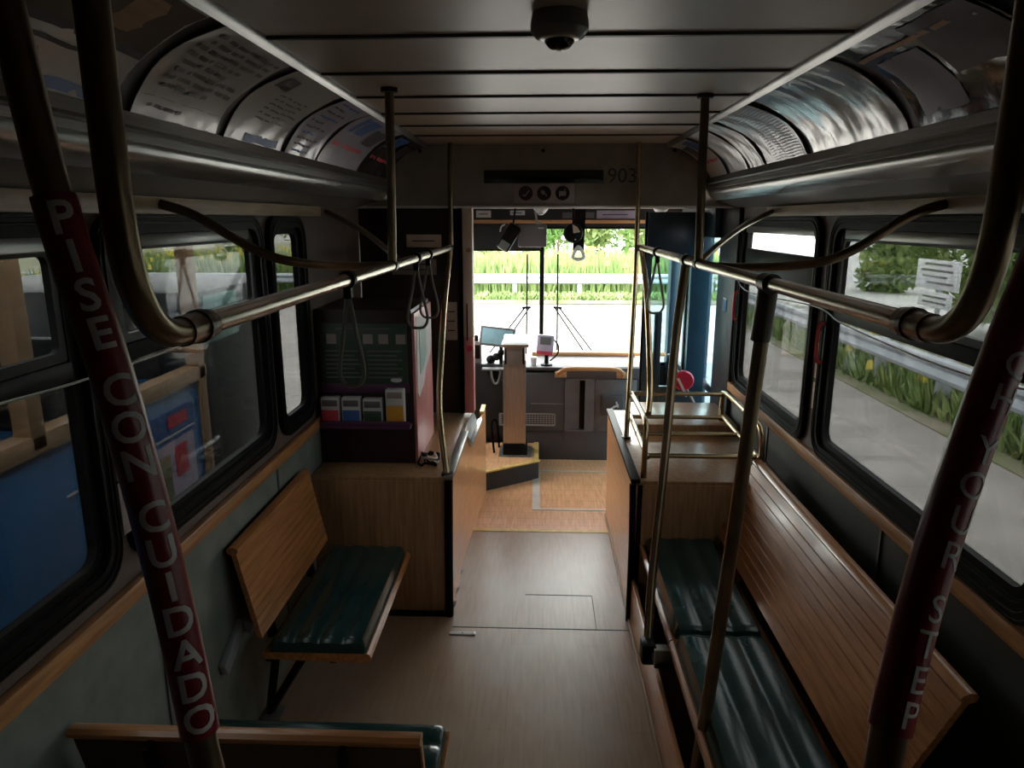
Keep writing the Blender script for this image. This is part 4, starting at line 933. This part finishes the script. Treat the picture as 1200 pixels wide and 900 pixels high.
obj('t_handle', MB().bar((.57, 5.815, .485), (.64, 5.815, .525), .012, .014, bev=.003).bar((.62, 5.815, .55), (.635, 5.815, .50), .012, .014, bev=.003).cyl((.605, 5.84, .505), (.605, 5.81, .505), .008), 'paper', tb)
gb = thing('grab_bar', 'orange-tan grab bar along the top of the dashboard', 'grab bar', (.4, 5.84, .79))
obj('bar', MB().tube([(.13, 5.86, .78), (.135, 5.80, .80), (.20, 5.785, .835), (.40, 5.78, .84), (.60, 5.785, .835), (.665, 5.80, .80), (.67, 5.86, .765)], .018, 12), 'orange', gb)
obj('flange', MB().box(.10, .20, 5.865, 5.875, .745, .80, .004), 'tan', gb); obj('flange', MB().box(.62, .71, 5.865, 5.875, .74, .795, .004), 'tan', gb)
# tablet terminal
tm = thing('driver_terminal', 'tilted tablet terminal with pale blue screen left of the farebox', 'tablet', (-.38, 6.0, .83))
T = Matrix.Translation((-.38, 5.95, 1.075)) @ Matrix.Rotation(.10, 4, 'Y') @ Matrix.Rotation(-.35, 4, 'X')
cs = MB().box(-.16, .14, -.01, .015, -.085, .085, .012, T); obj('casing', cs, 'greyl', tm)
obj('screen', MB().box(-.14, .12, -.013, -.009, -.068, .065, .002, T), 'screen', tm)
obj('stand', MB().cyl((-.36, 5.97, .99), (-.36, 5.98, .81), .016), 'blackm', tm)
obj('knuckle', MB().ball((-.36, 5.97, .94), .03).ball((-.40, 5.98, .90), .035).ball((-.45, 6.0, .87), .04), 'blackm', tm)
cv_ = thing('card_reader', 'pale card reader with grey screen right of the farebox', 'card reader', (.02, 5.95, .83))
T = Matrix.Translation((.02, 5.92, 1.015)) @ Matrix.Rotation(.08, 4, 'Y') @ Matrix.Rotation(-.2, 4, 'X')
obj('casing', MB().box(-.075, .07, -.02, .03, -.085, .085, .014, T), 'lilac', cv_)
obj('screen', MB().box(-.05, .045, -.024, -.019, -.0, .065, .002, T), 'cove', cv_)
obj('red_foot', MB().box(-.07, .065, -.026, -.018, -.085, -.055, .004, T), 'redb', cv_)
obj('stand', MB().cyl((.03, 5.96, .96), (.03, 5.97, .83), .018), 'blackm', cv_); obj('side_cable', MB().tube([(.09, 5.93, 1.06), (.13, 5.94, 1.0), (.12, 5.95, .93), (.06, 5.96, .87)], .007, 8), 'rubber', cv_)
obj('base', MB().lathe((.03, 5.97, .83), [(.05, 0), (.05, .012), (.02, .02)], 20), 'blackm', cv_)
hs = thing('handset_holder', 'grey loop-shaped handset holder on the dark console', 'handset', (-.40, 5.93, .7))
obj('loop', MB().tube([(-.44, 5.93, .80), (-.44, 5.925, .74), (-.42, 5.925, .68), (-.39, 5.925, .68), (-.37, 5.925, .74), (-.37, 5.93, .80)], .011, 8, closed=True), 'steel', hs)
obj('centre', MB().box(-.425, -.385, 5.925, 5.94, .71, .78, .006), 'blackm', hs)
sw = thing('switch_panel', 'pale switch box at the far left end of the dashboard', 'switch box', (-.6, 6.0, .84))
obj('casing', MB().box(-.62, -.53, 5.98, 6.06, .84, 1.03, .012), 'cpink', sw); obj('knob', MB().cyl((-.575, 5.98, 1.07), (-.575, 6.02, 1.03), .02), 'blackm', sw); obj('face', MB().box(-.61, -.54, 5.976, 5.981, .88, 1.0, .002), 'blackm', sw)
cp = thing('paper_cup', 'small white cup on the dashboard beside the card reader', 'cup', (-.09, 6.0, .83))
obj('cup', MB().lathe((-.08, 5.98, .83), [(.022, 0), (.028, .06), (.030, .062), (.026, .06), (.02, .005)], 20), 'paper', cp); obj('lid', MB().lathe((-.08, 5.98, .892), [(.031, 0), (.031, .006), (.024, .009)], 20), 'white', cp)
# visor, mirrors, fan
vs_ = thing('sun_visor', 'black pull-down sun visor over the driver side of the windscreen', 'sun visor', (-.34, 6.4, 1.80))
obj('shade', MB().box(-1.1, -.03, 6.36, 6.375, 1.785, 2.01, .004), 'blackp', vs_); obj('bottom_bar', MB().cyl((-1.1, 6.366, 1.785), (-.03, 6.366, 1.785), .009), 'blackm', vs_)
obj('bracket', MB().box(-.05, -.02, 6.37, 6.42, 1.98, 2.03, .004), 'steel', vs_)
mr = thing('rear_view_mirror', 'grey square-backed interior mirror hanging above the windscreen centre', 'mirror', (-.06, 5.9, 1.85))
obj('housing', MB().box(-.215, .02, 5.90, 5.93, 1.828, 2.012, .014), 'greyl', mr); obj('stem', MB().cyl((-.05, 5.93, 1.96), (-.08, 6.0, 2.14), .009), 'steel', mr); obj('label_strip', MB().box(-.05, -.005, 5.895, 5.901, 1.975, 1.985), 'paper', mr)
fn = thing('microphone_unit', 'dark tilted driver speaker unit left of the mirror', 'speaker unit', (-.18, 5.9, 1.85))
T = Matrix.Translation((-.29, 5.92, 1.905)) @ Matrix.Rotation(.55, 4, 'Y') @ Matrix.Scale(1.3, 4)
obj('body', MB().box(-.045, .045, -.03, .03, -.09, .09, .02, T), 'blackm', fn); obj('grille', MB().box(-.03, .03, -.036, -.029, -.085, -.03, .008, T), 'cove', fn); obj('arc', MB().tube([(-.36, 5.9, 1.95), (-.35, 5.9, 1.99), (-.32, 5.9, 2.01)], .007, 6), 'paper', fn)
obj('stem', MB().cyl((-.26, 5.93, 1.97), (-.24, 6.0, 2.14), .008), 'blackm', fn)
fa = thing('driver_fan', 'round dark fan with a tan wedge label hanging above the windscreen', 'fan', (.24, 5.9, 1.87))
obj('cage', MB().lathe((.235, 5.90, 1.94), [(.001, -.034), (.04, -.031), (.072, -.016), (.08, 0), (.07, .035), (.025, .05)], 24, 'y'), 'blackm', fa)
obj('label', MB().prism([(.225, 2.01), (.265, 1.99), (.29, 1.95), (.235, 1.94)], 5.862, 5.868, 'y'), 'beige', fa); obj('hub', MB().ball((.25, 5.885, 1.895), .013), 'paper', fa)
obj('stem', MB().cyl((.235, 5.93, 1.99), (.235, 5.97, 2.14), .009), 'blackm', fa)
hg = thing('hanging_strap', 'black strap with a white knotted tip hanging beside the fan', 'strap', (.285, 5.92, 1.7))
obj('band', MB().prism([(.235, 1.80), (.325, 1.80), (.335, 2.13), (.245, 2.13)], 5.925, 5.935, 'y'), 'blackm', hg); obj('tip', MB().tube([(.25, 5.92, 1.79), (.238, 5.92, 1.745), (.28, 5.92, 1.728), (.325, 5.92, 1.745), (.312, 5.92, 1.79), (.28, 5.92, 1.83)], .014, 8, closed=True), 'white', hg)
# wipers outside the glass
for lb, x, s_ in (('windscreen wiper left of the mullion', -.155, -1), ('windscreen wiper right of the mullion', .135, 1)):
    wp = thing('windscreen_wiper', lb, 'wiper', (x, 6.63, .72))
    obj('blade', MB().cyl((x - .005 * s_, 6.60, 1.74), (x, 6.60, .78), .008, seg=8), 'blackm', wp)
    obj('arm', MB().cyl((x - .03 * s_, 6.62, 1.25), (x + s_ * .33, 6.62, .72), .007, seg=8), 'blackm', wp); obj('arm', MB().cyl((x + .02 * s_, 6.62, 1.24), (x + s_ * .42, 6.62, .72), .007, seg=8), 'blackm', wp)
    obj('head', MB().bar((x - .04 * s_, 6.61, 1.25), (x + .04 * s_, 6.61, 1.245), .02, .02), 'blackm', wp)
# door grab with red disc
dg_ = thing('door_grab_bar', 'pale diagonal grab rod with a round red disc on the folded front door leaf', 'grab bar', (1.02, 5.08, .6))
obj('rod', MB().cyl((.90, 5.08, 1.10), (1.15, 5.08, .66), .008), 'cpink', dg_)
obj('disc', MB().lathe((1.02, 5.075, .905), [(.075, .01), (.075, 0), (.065, -.012), (.001, -.012)], 28, 'y'), 'redd', dg_)
obj('white_bar', MB().bar((.975, 5.06, .925), (1.045, 5.06, .79), .018, .006, up=(0, 1, 0)), 'white', dg_)

# groups for kinds that repeat
GR = {'grab strap': 'grab straps hanging from the handrails', 'advertising card': 'advertising cards in the overhead coves', 'leaflet': 'leaflets in the cabinet rack', 'bench': 'oak slatted benches',
      'handrail': 'overhead handrails', 'handrail brace': 'braces between wall and handrail', 'stanchion': 'red-sleeved stanchions', 'grab pole': 'brass grab poles', 'guardrail': 'guardrails around the road',
      'tree': 'trees beyond the guardrails', 'bush': 'bushes beyond the guardrails', 'wiper': 'windscreen wipers', 'lamp': 'dome lamps above the windscreen', 'wheel housing': 'wood-clad wheel housings', 'pull cord': 'pull cords along the windows',
      'notice': 'paper notices on the left partition', 'sticker': 'small notices above the windscreen'}
cnt = {}
for o in list(COL.objects):
    if o.parent is None and 'category' in o: cnt[o['category']] = cnt.get(o['category'], 0) + 1
for o in list(COL.objects):
    if o.parent is None and cnt.get(o.get('category'), 0) > 1 and o['category'] in GR and o.get('kind') != 'stuff': o['group'] = GR[o['category']]
